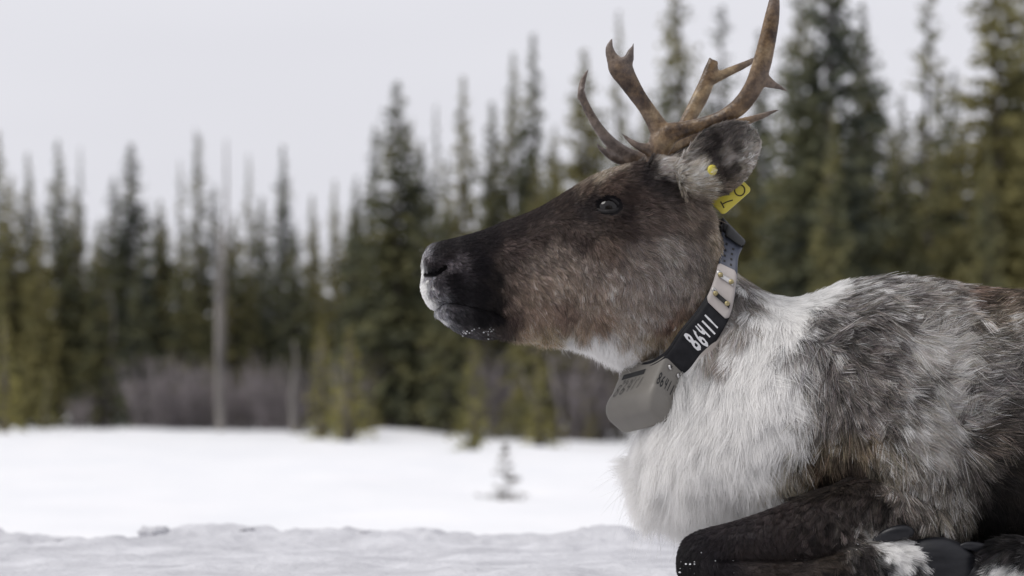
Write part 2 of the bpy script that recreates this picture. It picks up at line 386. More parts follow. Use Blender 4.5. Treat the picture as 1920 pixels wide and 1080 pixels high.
# the little seedling out on the snow
def make_seedling():
    d = 16.7; u = 948; x = (u - 960) / 5200 * d; y = d - D; z = field_z(x, y)
    h = 0.345; r = np.random.default_rng(5)
    root = empty('spruce_seedling', (x, y, z), label='tiny sparse spruce seedling poking out of the open snow', category='seedling')
    obj('trunk', mesh('trunk', *tube(np.array([(0, 0, -.08), (0, 0, h * .5), (0, 0, h)]), [.006, .004, .0015], 6), M_BARK), root)
    Q = []
    for zf, L in ((.03, .15), (.09, .13), (.2, .07), (.36, .10), (.43, .085), (.58, .06), (.72, .05), (.85, .025), (.95, .012)):
        for b in range(int(r.integers(3, 6))):
            a = r.uniform(0, 6.28); out = np.array([math.cos(a), math.sin(a), r.uniform(-.05, .3)]); LL = L * r.uniform(.45, 1.2)
            for i in range(int(6 + LL * 170)):
                s = r.uniform(.1, 1); c = out * LL * s + np.array([0, 0, zf * h]); dv = unit(out + r.normal(size=3) * .6); nv = unit(np.cross(dv, r.normal(size=3)))
                Q.append(np.stack([c, c + dv * .012 - nv * .004, c + dv * .026, c + dv * .012 + nv * .004]))
    Q = np.array(Q); m = len(Q)
    obj('crown', mesh('crown', Q.reshape(-1, 3), np.arange(4 * m).reshape(m, 4), M_SEEDL, smooth=False), root)
make_seedling()

obj('snow_field', mesh('snow_field', *grid(*(lambda X, Y: (X, Y, X * 0 - .34))(*np.meshgrid(np.linspace(-60, 60, 5), np.linspace(-80, -6.5, 4)))), M_FIELD), kind='structure')
# the forest goes on behind the viewer; the animal's eye mirrors it
for (x, y, h_, k) in ((-4.2, -14, 11, 0), (-1.4, -13, 12, 1), (1.6, -13.5, 12, 2), (4.4, -14.5, 11, 3), (-8, -17, 12, 2), (8, -17, 12, 0)):
    root_ = empty('spruce_tree', (x, y, -.3), label='spruce standing behind the viewpoint, mirrored in the caribou\'s eye', category='spruce tree', group='spruces behind the viewpoint')
    root_.scale = (h_ / 8,) * 3; obj('trunk', full[k][0], root_); obj('crown', full[k][1], root_)

# ------------------------------------------------------------------ the caribou: one continuous skin grown from lofted masses
TURN = math.radians(11); PIV = 1310.0; HW0 = -18.0       # the head turns a little toward the viewer
def head_out(u, v, w):                                   # head frame -> side-view units
    du = (u - PIV) / math.cos(TURN)
    return PIV + du * math.cos(TURN) - w * math.sin(TURN), v, HW0 + w * math.cos(TURN) + du * math.sin(TURN)
def head_in(u, v, w):                                    # inverse: also says where the near side shows up in the photograph
    a = u - PIV; b = w - HW0; c, s = math.cos(TURN), math.sin(TURN)
    du = (a * c + b * s); wl_ = (b * c - a * s)
    return PIV + du * c, v, wl_

def loft(st, K=28, sub=4, head=False):
    """st rows: top u, top v, bottom u, bottom v, half width, w centre, exponent, pear"""
    A = spline(st, sub); th = np.linspace(0, 2 * np.pi, K, endpoint=False); c, s = np.cos(th), np.sin(th)
    out = []
    for (tu, tv, bu, bv, hw, wc, n, k) in A:
        cc = np.sign(c) * np.abs(c) ** (2 / n); ss = np.sign(s) * np.abs(s) ** (2 / n)
        u = (tu + bu) / 2 + (tu - bu) / 2 * cc; v = (tv + bv) / 2 + (tv - bv) / 2 * cc
        w = wc + hw * ss * (1 + k * cc)
        if head: u, v, w = head_out(u, v, w)
        out.append(P(u, v, w))
    return rings(np.array(out))
def limb(st, K=18, sub=4, flat=1.0, persp=False):
    """st rows: u, v, w, radius"""
    A = spline(st, sub); return tube((Pp if persp else P)(A[:, 0], A[:, 1], A[:, 2]), A[:, 3] / S, K, flat)

masses = MB()
masses.add(*loft([
    (798, 486, 795, 552, 24, 0, 2.3, 0), (806, 469, 806, 575, 40, 0, 2.5, 0), (826, 460, 830, 602, 51, 0, 2.6, -.05), (862, 451, 868, 629, 55, 0, 2.5, -.03),
    (903, 439, 912, 637, 56, 0, 2.4, -.02), (950, 420, 955, 633, 57, 0, 2.3, .02), (1000, 400, 1005, 634, 62, 0, 2.3, .06), (1045, 375, 1055, 637, 72, 0, 2.3, .12),
    (1085, 350, 1100, 646, 84, 0, 2.3, .18), (1118, 333, 1145, 662, 92, 0, 2.4, .22), (1152, 321, 1190, 676, 92, 0, 2.3, .24), (1195, 310, 1240, 674, 88, 0, 2.2, .14),
    (1240, 308, 1290, 655, 84, 0, 2.2, .05), (1285, 326, 1335, 640, 82, 0, 2.2, 0), (1312, 366, 1362, 620, 70, 0, 2.1, 0), (1330, 420, 1385, 600, 46, 0, 2, 0)], head=True))
masses.add(*loft([          # neck, brisket, trunk
    (1280, 345, 1215, 600, 66, -15, 2, 0), (1324, 420, 1215, 665, 88, -14, 2.1, .05), (1362, 500, 1226, 740, 102, -8, 2.1, .12), (1430, 553, 1212, 820, 128, 0, 2.1, .1), (1500, 562, 1225, 890, 148, 0, 2.1, .05),
    (1575, 540, 1290, 940, 168, 0, 2.1, 0), (1650, 527, 1400, 975, 182, 0, 2.1, 0), (1740, 530, 1590, 1005, 192, 0, 2.1, 0), (1850, 546, 1790, 1060, 212, 0, 2.15, 0), (2000, 556, 1980, 1095, 245, 0, 2.2, 0),
    (2200, 545, 2200, 1110, 275, 0, 2.2, 0), (2400, 545, 2400, 1108, 268, 0, 2.2, 0), (2580, 590, 2570, 1090, 215, 0, 2.1, 0), (2690, 690, 2680, 1010, 110, 0, 2, 0)], K=36))
masses.add(*limb([(1570, 650, -80, 100), (1640, 760, -110, 120), (1700, 850, -135, 108), (1748, 935, -150, 74), (1765, 995, -160, 52)], persp=True))              # near upper arm
masses.add(*limb([(1755, 985, -165, 66), (1650, 968, -180, 74), (1545, 985, -190, 62), (1440, 1005, -197, 45), (1360, 1017, -200, 33), (1312, 1030, -200, 32), (1302, 1060, -200, 33), (1316, 1083, -200, 32)], sub=6, persp=True))   # near forearm, knee
masses.add(*limb([(1312, 1078, -200, 34), (1400, 1085, -206, 35), (1500, 1086, -212, 36), (1580, 1072, -218, 42), (1632, 1054, -222, 47), (1690, 1058, -225, 47), (1738, 1072, -226, 40)], persp=True))       # near cannon and pastern
masses.add(*limb([(1570, 690, 80, 100), (1640, 790, 110, 115), (1700, 870, 130, 100), (1765, 985, 150, 60)]))
masses.add(*limb([(1755, 985, 165, 66), (1650, 978, 180, 70), (1545, 990, 190, 58), (1440, 1010, 197, 44), (1390, 1035, 200, 34), (1385, 1075, 200, 34)]))
masses.add(*limb([(1390, 1080, 200, 34), (1500, 1088, 200, 34), (1650, 1085, 200, 36), (1760, 1090, 200, 36)]))
masses.add(*limb([(2480, 800, -150, 150), (2360, 860, -200, 150), (2200, 980, -220, 110), (2100, 1040, -225, 70)]))         # near thigh
masses.add(*limb([(2080, 1055, -230, 62), (2160, 1085, -235, 40), (2300, 1090, -235, 40)]))
masses.add(*limb([(2280, 1090, -240, 36), (2120, 1086, -245, 38), (1990, 1072, -246, 44), (1905, 1056, -246, 46), (1850, 1066, -246, 38)], persp=True))   # near hind foot, stretched forward
masses.add(*limb([(2480, 820, 150, 150), (2360, 870, 190, 150), (2200, 990, 200, 110), (2100, 1050, 200, 70)]))
masses.add(*limb([(2660, 690, 0, 36), (2710, 740, 0, 34), (2720, 810, 0, 20)]))                                         # tail
# shoulder blade and withers
masses.add(*limb([(1650, 600, -95, 60), (1610, 690, -110, 85), (1580, 790, -105, 90)]))
masses.add(*limb([(1650, 600, 95, 60), (1610, 690, 110, 85), (1580, 790, 105, 90)]))

EAR = [(1256, 356, 34, -62), (1282, 340, 46, -76), (1309, 321, 57, -88), (1336, 297, 60, -96), (1358, 276, 50, -100), (1376, 257, 31, -102), (1386, 246, 11, -102)]
def ear_sheet(side):
    A = spline(EAR, 5); t = np.linspace(0, 1, len(A)); ax = unit(np.gradient(A[:, :2], axis=0)); pr = np.stack([-ax[:, 1], ax[:, 0]], 1)
    s = np.linspace(-1, 1, 15); front = []; back = []
    for i in range(len(A)):
        cup = 30 * (1 - t[i] ** 3 * .5)
        u = A[i, 0] + pr[i, 0] * A[i, 2] * s; v = A[i, 1] + pr[i, 1] * A[i, 2] * s; w = A[i, 3] + cup * (1 - s ** 2) - cup * .6 * np.maximum(-s, 0) ** 3
        th = 15 + 0 * s
        if side > 0: u = u - 14; v = v + 34 * t[i]; 
        front.append(np.stack(head_out(u, v, w * (1 if side < 0 else -1)), -1)); back.append(np.stack(head_out(u + 2, v + 1, (w + th) * (1 if side < 0 else -1)), -1))
    R = np.concatenate([np.array(front), np.array(back)[:, ::-1]], 1)
    return rings(P(R[..., 0], R[..., 1], R[..., 2]))
masses.add(*ear_sheet(-1)); masses.add(*ear_sheet(1))
masses.add(*limb([(*[float(x) for x in head_out(1262, 350, -58)], 38), (*[float(x) for x in head_out(1300, 335, -72)], 34), (*[float(x) for x in head_out(1322, 328, -78)], 30)]))
masses.add(*limb([(*[float(x) for x in head_out(1255, 350, 58)], 42), (*[float(x) for x in head_out(1290, 345, 72)], 36), (*[float(x) for x in head_out(1312, 345, 76)], 22)]))
for sd_ in (-1, 1):    # horn pedicles
    masses.add(*limb([(*[float(x) for x in head_out(1232, 340, 40 * sd_)], 34), (*[float(x) for x in head_out(1232, 306, 44 * sd_)], 27)]))

def remesh(mb, voxel, smooth_it, name):
    me = mb.mesh(name); o = bpy.data.objects.new(name, me); COL.objects.link(o)
    md = o.modifiers.new('r', 'REMESH'); md.mode = 'VOXEL'; md.voxel_size = voxel
    dg = bpy.context.evaluated_depsgraph_get(); ev = o.evaluated_get(dg); em = ev.to_mesh()
    V = np.empty(len(em.vertices) * 3, np.float32); em.vertices.foreach_get('co', V); V = V.reshape(-1, 3).astype(float)
    em.calc_loop_triangles(); n = len(em.polygons)
    lt = np.empty(n, np.int32); em.polygons.foreach_get('loop_total', lt)
    li = np.empty(len(em.loops), np.int32); em.loops.foreach_get('vertex_index', li)
    if (lt == 4).all(): F = li.reshape(-1, 4)
    else:
        T = np.empty(len(em.loop_triangles) * 3, np.int32); em.loop_triangles.foreach_get('vertices', T); F = T.reshape(-1, 3)
    ev.to_mesh_clear(); bpy.data.objects.remove(o); bpy.data.meshes.remove(me)
    for k in range(smooth_it): V = relax(V, F, 0.6)
    return V, F
def relax(V, F, lam, mask=None):
    k = F.shape[1]; acc = np.zeros_like(V); cnt = np.zeros(len(V))
    for i in range(k):
        a = F[:, i]; b = F[:, (i + 1) % k]
        for x in range(3):
            acc[:, x] += np.bincount(a, V[b, x], len(V)) + np.bincount(b, V[a, x], len(V))
        cnt += np.bincount(a, minlength=len(V)) + np.bincount(b, minlength=len(V))
    d = acc / np.maximum(cnt, 1)[:, None] - V
    return V + lam * d * (1 if mask is None else mask[:, None])
def normals(V, F):
    a = V[F[:, 2]] - V[F[:, 0]]; b = (V[F[:, 3]] - V[F[:, 1]]) if F.shape[1] == 4 else (V[F[:, 2]] - V[F[:, 1]])
    fn = np.cross(a, b); N = np.zeros_like(V)
    for i in range(F.shape[1]):
        for x in range(3): N[:, x] += np.bincount(F[:, i], fn[:, x], len(V))
    return unit(N)

VOX = 0.0032
BV, BF = remesh(masses, VOX, 5, 'caribou')
def uvw(V): return 960 + V[:, 0] * S, HOR - (V[:, 2] - H) * S, V[:, 1] * S
def chart(V):
    """where on the near flank a point lies, in side-view units; the far flank mirrors it. Also: signed side, head weight"""
    u, v, w = uvw(V)
    lu, lv, lw = head_in(u, v, w)
    hw_ = sstep(1385, 1300, u) * sstep(760, 690, v + (u - 1200) * .0)
    Uh = lu + np.abs(lw) * math.sin(TURN); 
    U = hw_ * Uh + (1 - hw_) * u
    W = hw_ * lw + (1 - hw_) * w
    k = 1 + np.abs(W) / S / D                                    # the near side stands closer to the lens
    U = 960 + (U - 960) * k; Vv = HOR + (v - HOR) * k
    return U, Vv, W, hw_
# the body relaxes a lot where masses meet, the head stays crisp
_U, _V, _W, _hw = chart(BV)
for k in range(14): BV = relax(BV, BF, 0.6, 1 - _hw * sstep(1340, 1230, _U))
_U, _V, _W, _hw = chart(BV); BN = normals(BV, BF)
disp = np.zeros(len(BV)); side_on = sstep(20, 45, np.abs(_W))
def dab(u, v, r, a, ry=None, rot=0.0, gate=None):
    global disp
    du = _U - u; dv = _V - v; c, s = math.cos(rot), math.sin(rot); x = du * c + dv * s; y = -du * s + dv * c
    disp += a * np.exp(-(x / r) ** 2 - (y / (ry or r)) ** 2) * (side_on if gate is None else gate) * (_U < 1440)
def stroke(pts_, r, a, gate=None):
    global disp
    A = spline(np.array(pts_, float), 5); d2 = np.full(len(_U), 1e9)
    for i in range(len(A) - 1):
        ab = A[i + 1] - A[i]; t = np.clip(((_U - A[i, 0]) * ab[0] + (_V - A[i, 1]) * ab[1]) / max(ab @ ab, 1e-6), 0, 1)
        d2 = np.minimum(d2, (_U - A[i, 0] - t * ab[0]) ** 2 + (_V - A[i, 1] - t * ab[1]) ** 2)
    disp += a * np.exp(-d2 / r ** 2) * (side_on if gate is None else gate)
EU, EV = 1137.0, 389.0
MOUTH = [(820, 583), (832, 574), (845, 571), (880, 577), (920, 586), (950, 596)]; NOSTRIL = [(802, 519), (812, 521), (824, 515), (836, 506)]
dab(1142, 358, 34, 9, 16, -.15); dab(1088, 402, 26, -8); dab(1120, 425, 34, -4, 14); dab(1150, 440, 50, 5, 18, .1); dab(1180, 395, 20, -4)
dab(EU, EV, 38, 7, 28); dab(EU, EV, 24, -19, 16)
dab(1040, 560, 60, 4, 50); dab(1010, 470, 60, -5, 35, -.4); dab(1180, 580, 60, 7, 60); dab(1085, 600, 40, -4, 30)
one = np.ones(len(_U)); nost = sstep(12, 26, np.abs(_W))
stroke(NOSTRIL, 7.5, -17, nost); dab(828, 494, 22, 6, 12, -.4, nost); dab(840, 530, 26, 4, 16, -.3, nost)
stroke(MOUTH, 5.5, -9, one); stroke([(845, 556), (880, 562), (925, 572)], 12, 4); stroke([(840, 600), (880, 606), (915, 606)], 14, 4)
stroke([(1345, 1048), (1420, 1049), (1500, 1049), (1560, 1036)], 5, -6, one * (_W < 0))
u_, v_, w_ = uvw(BV)
leg = (_W < -140) & (u_ > 1330) & (u_ < 1580)
BV = BV + BN * (disp / S)[:, None]
for k in range(2): BV = relax(BV, BF, 0.35)
BN = normals(BV, BF)

# ---- coat colours as they look patch by patch, belly shade and nostril highlight included: column, row, sRGB
W_ = (212, 208, 198)
COAT = [(790, 490, 203, 203, 206), (790, 520, 205, 205, 207), (794, 548, 205, 205, 207), (803, 572, 190, 190, 195), (803, 478, 110, 110, 115), (806, 530, 105, 104, 110), (808, 492, 60, 56, 60), (815, 550, 100, 98, 103), (835, 568, 80, 80, 84), (825, 532, 55, 52, 56), (832, 548, 60, 58, 62), (852, 568, 36, 34, 37), (848, 580, 60, 58, 62),
 (822, 480, 38, 34, 37), (838, 466, 38, 34, 36), (845, 535, 30, 27, 30), (862, 556, 28, 25, 28), (815, 500, 45, 40, 43), (812, 515, 22, 20, 23), (840, 480, 42, 37, 39), (830, 498, 56, 51, 54), (846, 502, 66, 62, 66), (858, 492, 60, 56, 59), (850, 520, 28, 24, 28), (850, 545, 25, 22, 26), (880, 470, 35, 31, 34), (900, 500, 30, 26, 30), (900, 550, 28, 25, 28), (925, 520, 38, 34, 34), (930, 560, 36, 32, 32), (945, 500, 58, 51, 48), (948, 540, 64, 56, 52), (958, 570, 70, 61, 56),  # paler pair by the nostril paints a highlight on its furry ridge
 (833, 592, 100, 100, 105), (828, 606, 140, 140, 145), (850, 612, 72, 72, 76), (855, 592, 48, 47, 50), (868, 598, 45, 43, 46), (880, 622, 60, 58, 60), (900, 595, 26, 24, 27), (930, 592, 28, 25, 28), (938, 618, 56, 50, 48), (962, 592, 66, 56, 52), (910, 625, 55, 52, 52),
 (920, 450, 38, 33, 35), (960, 430, 43, 37, 37), (960, 470, 62, 54, 52), (1000, 410, 43, 36, 35), (1010, 440, 60, 52, 49), (1050, 385, 48, 40, 37), (1060, 420, 58, 50, 47), (1090, 358, 62, 52, 46),
 (955, 520, 78, 69, 64), (970, 560, 95, 84, 76), (1000, 500, 86, 78, 73), (1000, 540, 104, 93, 85), (1000, 590, 108, 95, 85), (985, 618, 112, 99, 85), (1040, 480, 88, 80, 75), (1050, 530, 108, 98, 90), (1060, 585, 97, 84, 76), (1060, 615, 95, 83, 74), (1020, 628, 108, 97, 80),
 (1100, 500, 100, 92, 87), (1100, 560, 108, 98, 90), (1120, 600, 105, 92, 82), (1095, 618, 112, 100, 88), (1110, 638, 205, 200, 190), (1150, 636, 200, 194, 182), (1140, 668, 206, 203, 196), (1170, 665, 200, 196, 188), (1085, 652, 190, 184, 168), (1145, 655, 206, 202, 192), (1040, 641, 150, 142, 122), (990, 637, 130, 121, 104), (1065, 640, 160, 153, 138), (1130, 680, 206, 203, 197),
 (1130, 460, 80, 70, 64), (1090, 440, 60, 52, 49), (1090, 400, 42, 36, 36), (1108, 380, 40, 34, 34), (1137, 358, 66, 55, 49), (1137, 420, 54, 46, 43), (1165, 400, 45, 38, 37), (1170, 430, 55, 47, 44), (1180, 370, 52, 43, 40), (1150, 338, 60, 50, 45), (1112, 332, 104, 97, 88), (1085, 350, 82, 75, 67), (1140, 322, 108, 100, 91), (1175, 322, 58, 50, 47), (1200, 330, 40, 35, 36), (1160, 312, 96, 89, 82),
 (1200, 380, 62, 53, 50), (1200, 420, 70, 62, 58), (1190, 470, 95, 88, 84), (1200, 520, 105, 98, 94), (1180, 560, 112, 104, 98), (1165, 610, 120, 110, 100), (1195, 650, 125, 115, 100), (1170, 640, 180, 172, 160),
 (1240, 328, 125, 120, 116), (1230, 348, 48, 43, 43), (1255, 368, 55, 49, 47), (1245, 410, 72, 64, 60), (1240, 460, 104, 99, 95), (1240, 520, 105, 99, 96), (1230, 580, 105, 97, 92), (1230, 630, 118, 107, 92), (1252, 600, 85, 70, 62),
 (1280, 315, 120, 115, 110), (1302, 335, 136, 130, 119), (1315, 358, 122, 115, 103), (1290, 385, 88, 80, 74), (1300, 420, 78, 71, 66), (1290, 470, 92, 86, 83), (1290, 530, 98, 92, 88), (1310, 480, 85, 80, 76), (1335, 420, 108, 100, 90), (1335, 480, 112, 103, 91), (1325, 540, 95, 86, 77), (1290, 580, 80, 68, 60), (1280, 615, 110, 99, 80),
 (1340, 275, 50, 46, 45), (1335, 300, 56, 51, 50), (1352, 283, 110, 105, 101), (1375, 282, 70, 66, 64), (1385, 300, 135, 130, 125), (1372, 318, 66, 61, 58), (1370, 250, 78, 74, 72), (1400, 238, 108, 105, 102), (1365, 300, 128, 122, 118), (1400, 280, 140, 136, 132), (1395, 320, 128, 122, 116), (1345, 330, 52, 46, 43), (1365, 352, 92, 84, 76), (1345, 372, 66, 60, 57), (1413, 260, 118, 115, 111),
 (1390, 490, 150, 144, 132), (1400, 520, 108, 104, 102), (1395, 560, 128, 124, 122), (1380, 620, 118, 113, 110), (1350, 660, 108, 103, 100), (1310, 710, 138, 138, 139), (1420, 535, 195, 193, 189), (1440, 600, *W_), (1420, 700, *W_), (1460, 680, *W_), (1480, 600, *W_), (1500, 575, 202, 200, 198), (1350, 750, *W_), (1290, 800, *W_), (1240, 800, *W_), (1200, 850, *W_), (1180, 900, *W_), (1250, 920, *W_), (1350, 900, *W_), (1400, 820, *W_), (1330, 965, 200, 197, 192), (1250, 980, *W_), (1432, 785, 206, 202, 188), (1455, 740, 206, 201, 185), (1395, 870, 202, 197, 182), (1425, 905, 185, 180, 165), (1390, 650, 190, 188, 185), (1370, 690, 200, 198, 195),
 (1512, 640, 140, 136, 136), (1522, 600, 130, 126, 126), (1520, 680, 128, 123, 122), (1518, 720, 140, 136, 134), (1525, 760, 135, 130, 127), (1550, 585, 140, 136, 135), (1498, 720, 176, 173, 171), (1490, 790, 172, 167, 156), (1535, 555, 178, 175, 173), (1590, 535, 140, 137, 136), (1640, 530, 132, 129, 128), (1560, 620, 112, 108, 108), (1600, 600, 108, 104, 103), (1560, 680, 112, 107, 106), (1620, 660, 106, 101, 99), (1620, 700, 110, 105, 103), (1550, 740, 128, 122, 120), (1600, 760, 120, 114, 112), (1680, 535, 142, 138, 136), (1680, 600, 132, 127, 125), (1720, 640, 152, 148, 146), (1700, 700, 142, 138, 136), (1720, 535, 136, 131, 128), (1770, 540, 118, 112, 108), (1760, 580, 138, 133, 130), (1800, 548, 118, 102, 92), (1850, 560, 92, 82, 74), (1900, 555, 86, 77, 69), (1860, 605, 124, 115, 104), (1830, 640, 142, 137, 132), (1780, 680, 152, 149, 147), (1900, 640, 130, 125, 120), (1850, 700, 112, 109, 109), (1900, 720, 108, 104, 103), (1820, 760, 120, 116, 115), (1760, 760, 152, 149, 147), (1700, 800, 152, 148, 145), (1650, 760, 140, 135, 132), (1750, 820, 152, 148, 144), (1890, 790, 85, 80, 77), (1850, 825, 78, 72, 68), (1800, 850, 118, 113, 110), (1855, 885, 40, 37, 36), (1900, 860, 55, 50, 46), (1850, 950, 26, 24, 25), (1900, 930, 32, 29, 28), (1870, 1000, 22, 21, 23),  # near-black belly behind the arm: dark fur with its shade painted in
 (1720, 880, 142, 136, 130), (1770, 900, 132, 127, 122), (1700, 930, 110, 104, 100), (1780, 950, 122, 117, 110), (1790, 1000, 95, 90, 86), (1720, 980, 85, 79, 76), (1660, 860, 128, 121, 110), (1560, 795, 128, 118, 102), (1610, 818, 112, 101, 86), (1530, 850, 95, 82, 68), (1600, 862, 58, 50, 45), (1560, 900, 46, 41, 38), (1620, 890, 50, 44, 42), (1475, 890, 140, 130, 112), (1450, 935, 80, 73, 66), (1500, 940, 40, 36, 36), (1640, 950, 60, 54, 52), (1580, 960, 50, 45, 45),
 (1300, 1003, 38, 35, 38), (1345, 1003, 42, 38, 41), (1372, 1000, 44, 40, 42), (1440, 1000, 48, 43, 44), (1470, 998, 52, 46, 46), (1540, 1000, 56, 50, 49), (1400, 990, 44, 40, 42), (1320, 1010, 40, 37, 40), (1290, 1040, 35, 33, 35), (1400, 1030, 54, 48, 48), (1500, 1000, 57, 51, 50), (1600, 1000, 60, 54, 52), (1680, 980, 75, 69, 66), (1450, 1065, 50, 44, 42), (1350, 1075, 34, 31, 35), (1550, 1050, 60, 53, 48), (1560, 1078, 38, 35, 38), (1615, 1035, 48, 44, 44), (1622, 1008, 165, 160, 155), (1650, 1030, 178, 176, 174), (1690, 1018, 192, 192, 192), (1710, 1040, 195, 195, 195), (1672, 1046, 185, 183, 181), (1692, 1066, 45, 43, 46), (1722, 1066, 190, 190, 190), (1742, 1080, 190, 190, 190), (1640, 1072, 40, 38, 42),
 (1860, 1030, 42, 40, 42), (1905, 1022, 46, 44, 45), (1875, 1068, 195, 195, 193), (1908, 1074, 190, 190, 188), (1845, 1050, 40, 38, 40), (1960, 1060, 60, 57, 56), (2000, 600, 105, 93, 82), (2100, 800, 118, 113, 109), (2000, 950, 60, 55, 52), (2000, 800, 95, 90, 86), (2300, 700, 135, 128, 122), (2300, 950, 110, 102, 96), (2500, 800, 160, 155, 150), (2680, 800, 205, 203, 199), (2200, 1080, 60, 56, 54), (1780, 1090, 35, 33, 36)]
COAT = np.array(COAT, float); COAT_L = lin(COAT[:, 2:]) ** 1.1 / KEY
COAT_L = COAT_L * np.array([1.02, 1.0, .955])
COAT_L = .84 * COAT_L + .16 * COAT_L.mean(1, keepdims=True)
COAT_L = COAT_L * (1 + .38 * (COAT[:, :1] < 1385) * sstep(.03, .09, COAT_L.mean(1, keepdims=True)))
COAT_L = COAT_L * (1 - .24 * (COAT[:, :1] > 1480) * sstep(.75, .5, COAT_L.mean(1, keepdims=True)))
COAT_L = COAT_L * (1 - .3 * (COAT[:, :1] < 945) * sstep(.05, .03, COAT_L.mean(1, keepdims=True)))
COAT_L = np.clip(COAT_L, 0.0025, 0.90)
def shep(U, V, A, vals, p=2.7, eps=60.0):
    out = np.zeros((len(U), vals.shape[1]))
    for i in range(0, len(U), 40000):
        d2 = (U[i:i + 40000, None] - A[None, :, 0]) ** 2 + (V[i:i + 40000, None] - A[None, :, 1]) ** 2 + eps
        wt = d2 ** -p; out[i:i + 40000] = (wt @ vals) / wt.sum(1, keepdims=True)
    return out
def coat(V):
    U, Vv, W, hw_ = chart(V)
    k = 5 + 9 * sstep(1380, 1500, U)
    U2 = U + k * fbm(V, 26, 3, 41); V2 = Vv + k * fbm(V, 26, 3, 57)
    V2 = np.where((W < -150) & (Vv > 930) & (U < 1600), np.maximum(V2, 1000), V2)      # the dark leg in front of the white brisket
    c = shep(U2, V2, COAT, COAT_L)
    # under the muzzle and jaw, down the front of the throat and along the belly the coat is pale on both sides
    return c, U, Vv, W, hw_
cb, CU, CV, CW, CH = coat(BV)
def line_d(U, V, pts_):
    A = spline(np.array(pts_, float), 5); d2 = np.full(len(U), 1e9)
    for i in range(len(A) - 1):
        ab = A[i + 1] - A[i]; t = np.clip(((U - A[i, 0]) * ab[0] + (V - A[i, 1]) * ab[1]) / max(ab @ ab, 1e-6), 0, 1)
        d2 = np.minimum(d2, (U - A[i, 0] - t * ab[0]) ** 2 + (V - A[i, 1] - t * ab[1]) ** 2)
    return np.sqrt(d2)
bare = np.maximum(sstep(8, 5, line_d(CU, CV, NOSTRIL)) * (np.abs(CW) > 8), sstep(4, 2, line_d(CU, CV, MOUTH)) * .8)[:, None]   # naked black skin
bare = np.maximum(bare, ((((CU - EU) / 30) ** 2 + ((CV - EV) / 21) ** 2 < 1) & (np.abs(CW) > 40))[:, None] * 1.0)
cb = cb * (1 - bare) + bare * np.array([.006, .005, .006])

M_SKIN, n_, l_, b_ = material('caribou_hide', rough=0.85, spec=0.15)
at_ = n_.new('ShaderNodeAttribute'); at_.attribute_name = 'coat'; mu_ = n_.new('ShaderNodeMix'); mu_.data_type = 'RGBA'; mu_.blend_type = 'MULTIPLY'; mu_.inputs['Factor'].default_value = 1.0
mu_.inputs['B'].default_value = (.72, .72, .73, 1)
l_.new(at_.outputs['Color'], mu_.inputs['A']); l_.new(mu_.outputs['Result'], b_.inputs['Base Color'])
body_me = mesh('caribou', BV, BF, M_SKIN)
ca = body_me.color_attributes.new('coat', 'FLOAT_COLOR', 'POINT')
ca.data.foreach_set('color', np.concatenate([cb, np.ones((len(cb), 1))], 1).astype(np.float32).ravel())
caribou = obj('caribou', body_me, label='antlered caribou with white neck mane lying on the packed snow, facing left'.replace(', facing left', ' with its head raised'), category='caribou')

# ---- eyes
M_EYE, n_, l_, b_ = material('eyeball', (0.005, 0.0035, 0.003), 0.04, spec=0.42)
M_LID = noisy('eyelid_skin', (0.006, 0.005, 0.006), (0.014, 0.012, 0.012), 300, rough=0.6, bump=.3, spec=.3)
EYES = []
def uvsphere(c, r, nu=28, nv=18):
    th = np.linspace(0, np.pi, nv); ph = np.linspace(0, 2 * np.pi, nu, endpoint=False)
    R = np.stack([np.sin(th)[:, None] * np.cos(ph), np.sin(th)[:, None] * np.sin(ph), np.cos(th)[:, None] + 0 * ph], -1)
    R = np.asarray(c) + r * R; V, F = rings(R[1:-1], False); n0 = len(V)
    V = np.concatenate([V, R[0, :1], R[-1, :1]]); m = nv - 2
    F += [(n0, (j + 1) % nu, j)[::-1] for j in range(nu)] + [(n0 + 1, (m - 1) * nu + j, (m - 1) * nu + (j + 1) % nu)[::-1] for j in range(nu)]
    return V, F
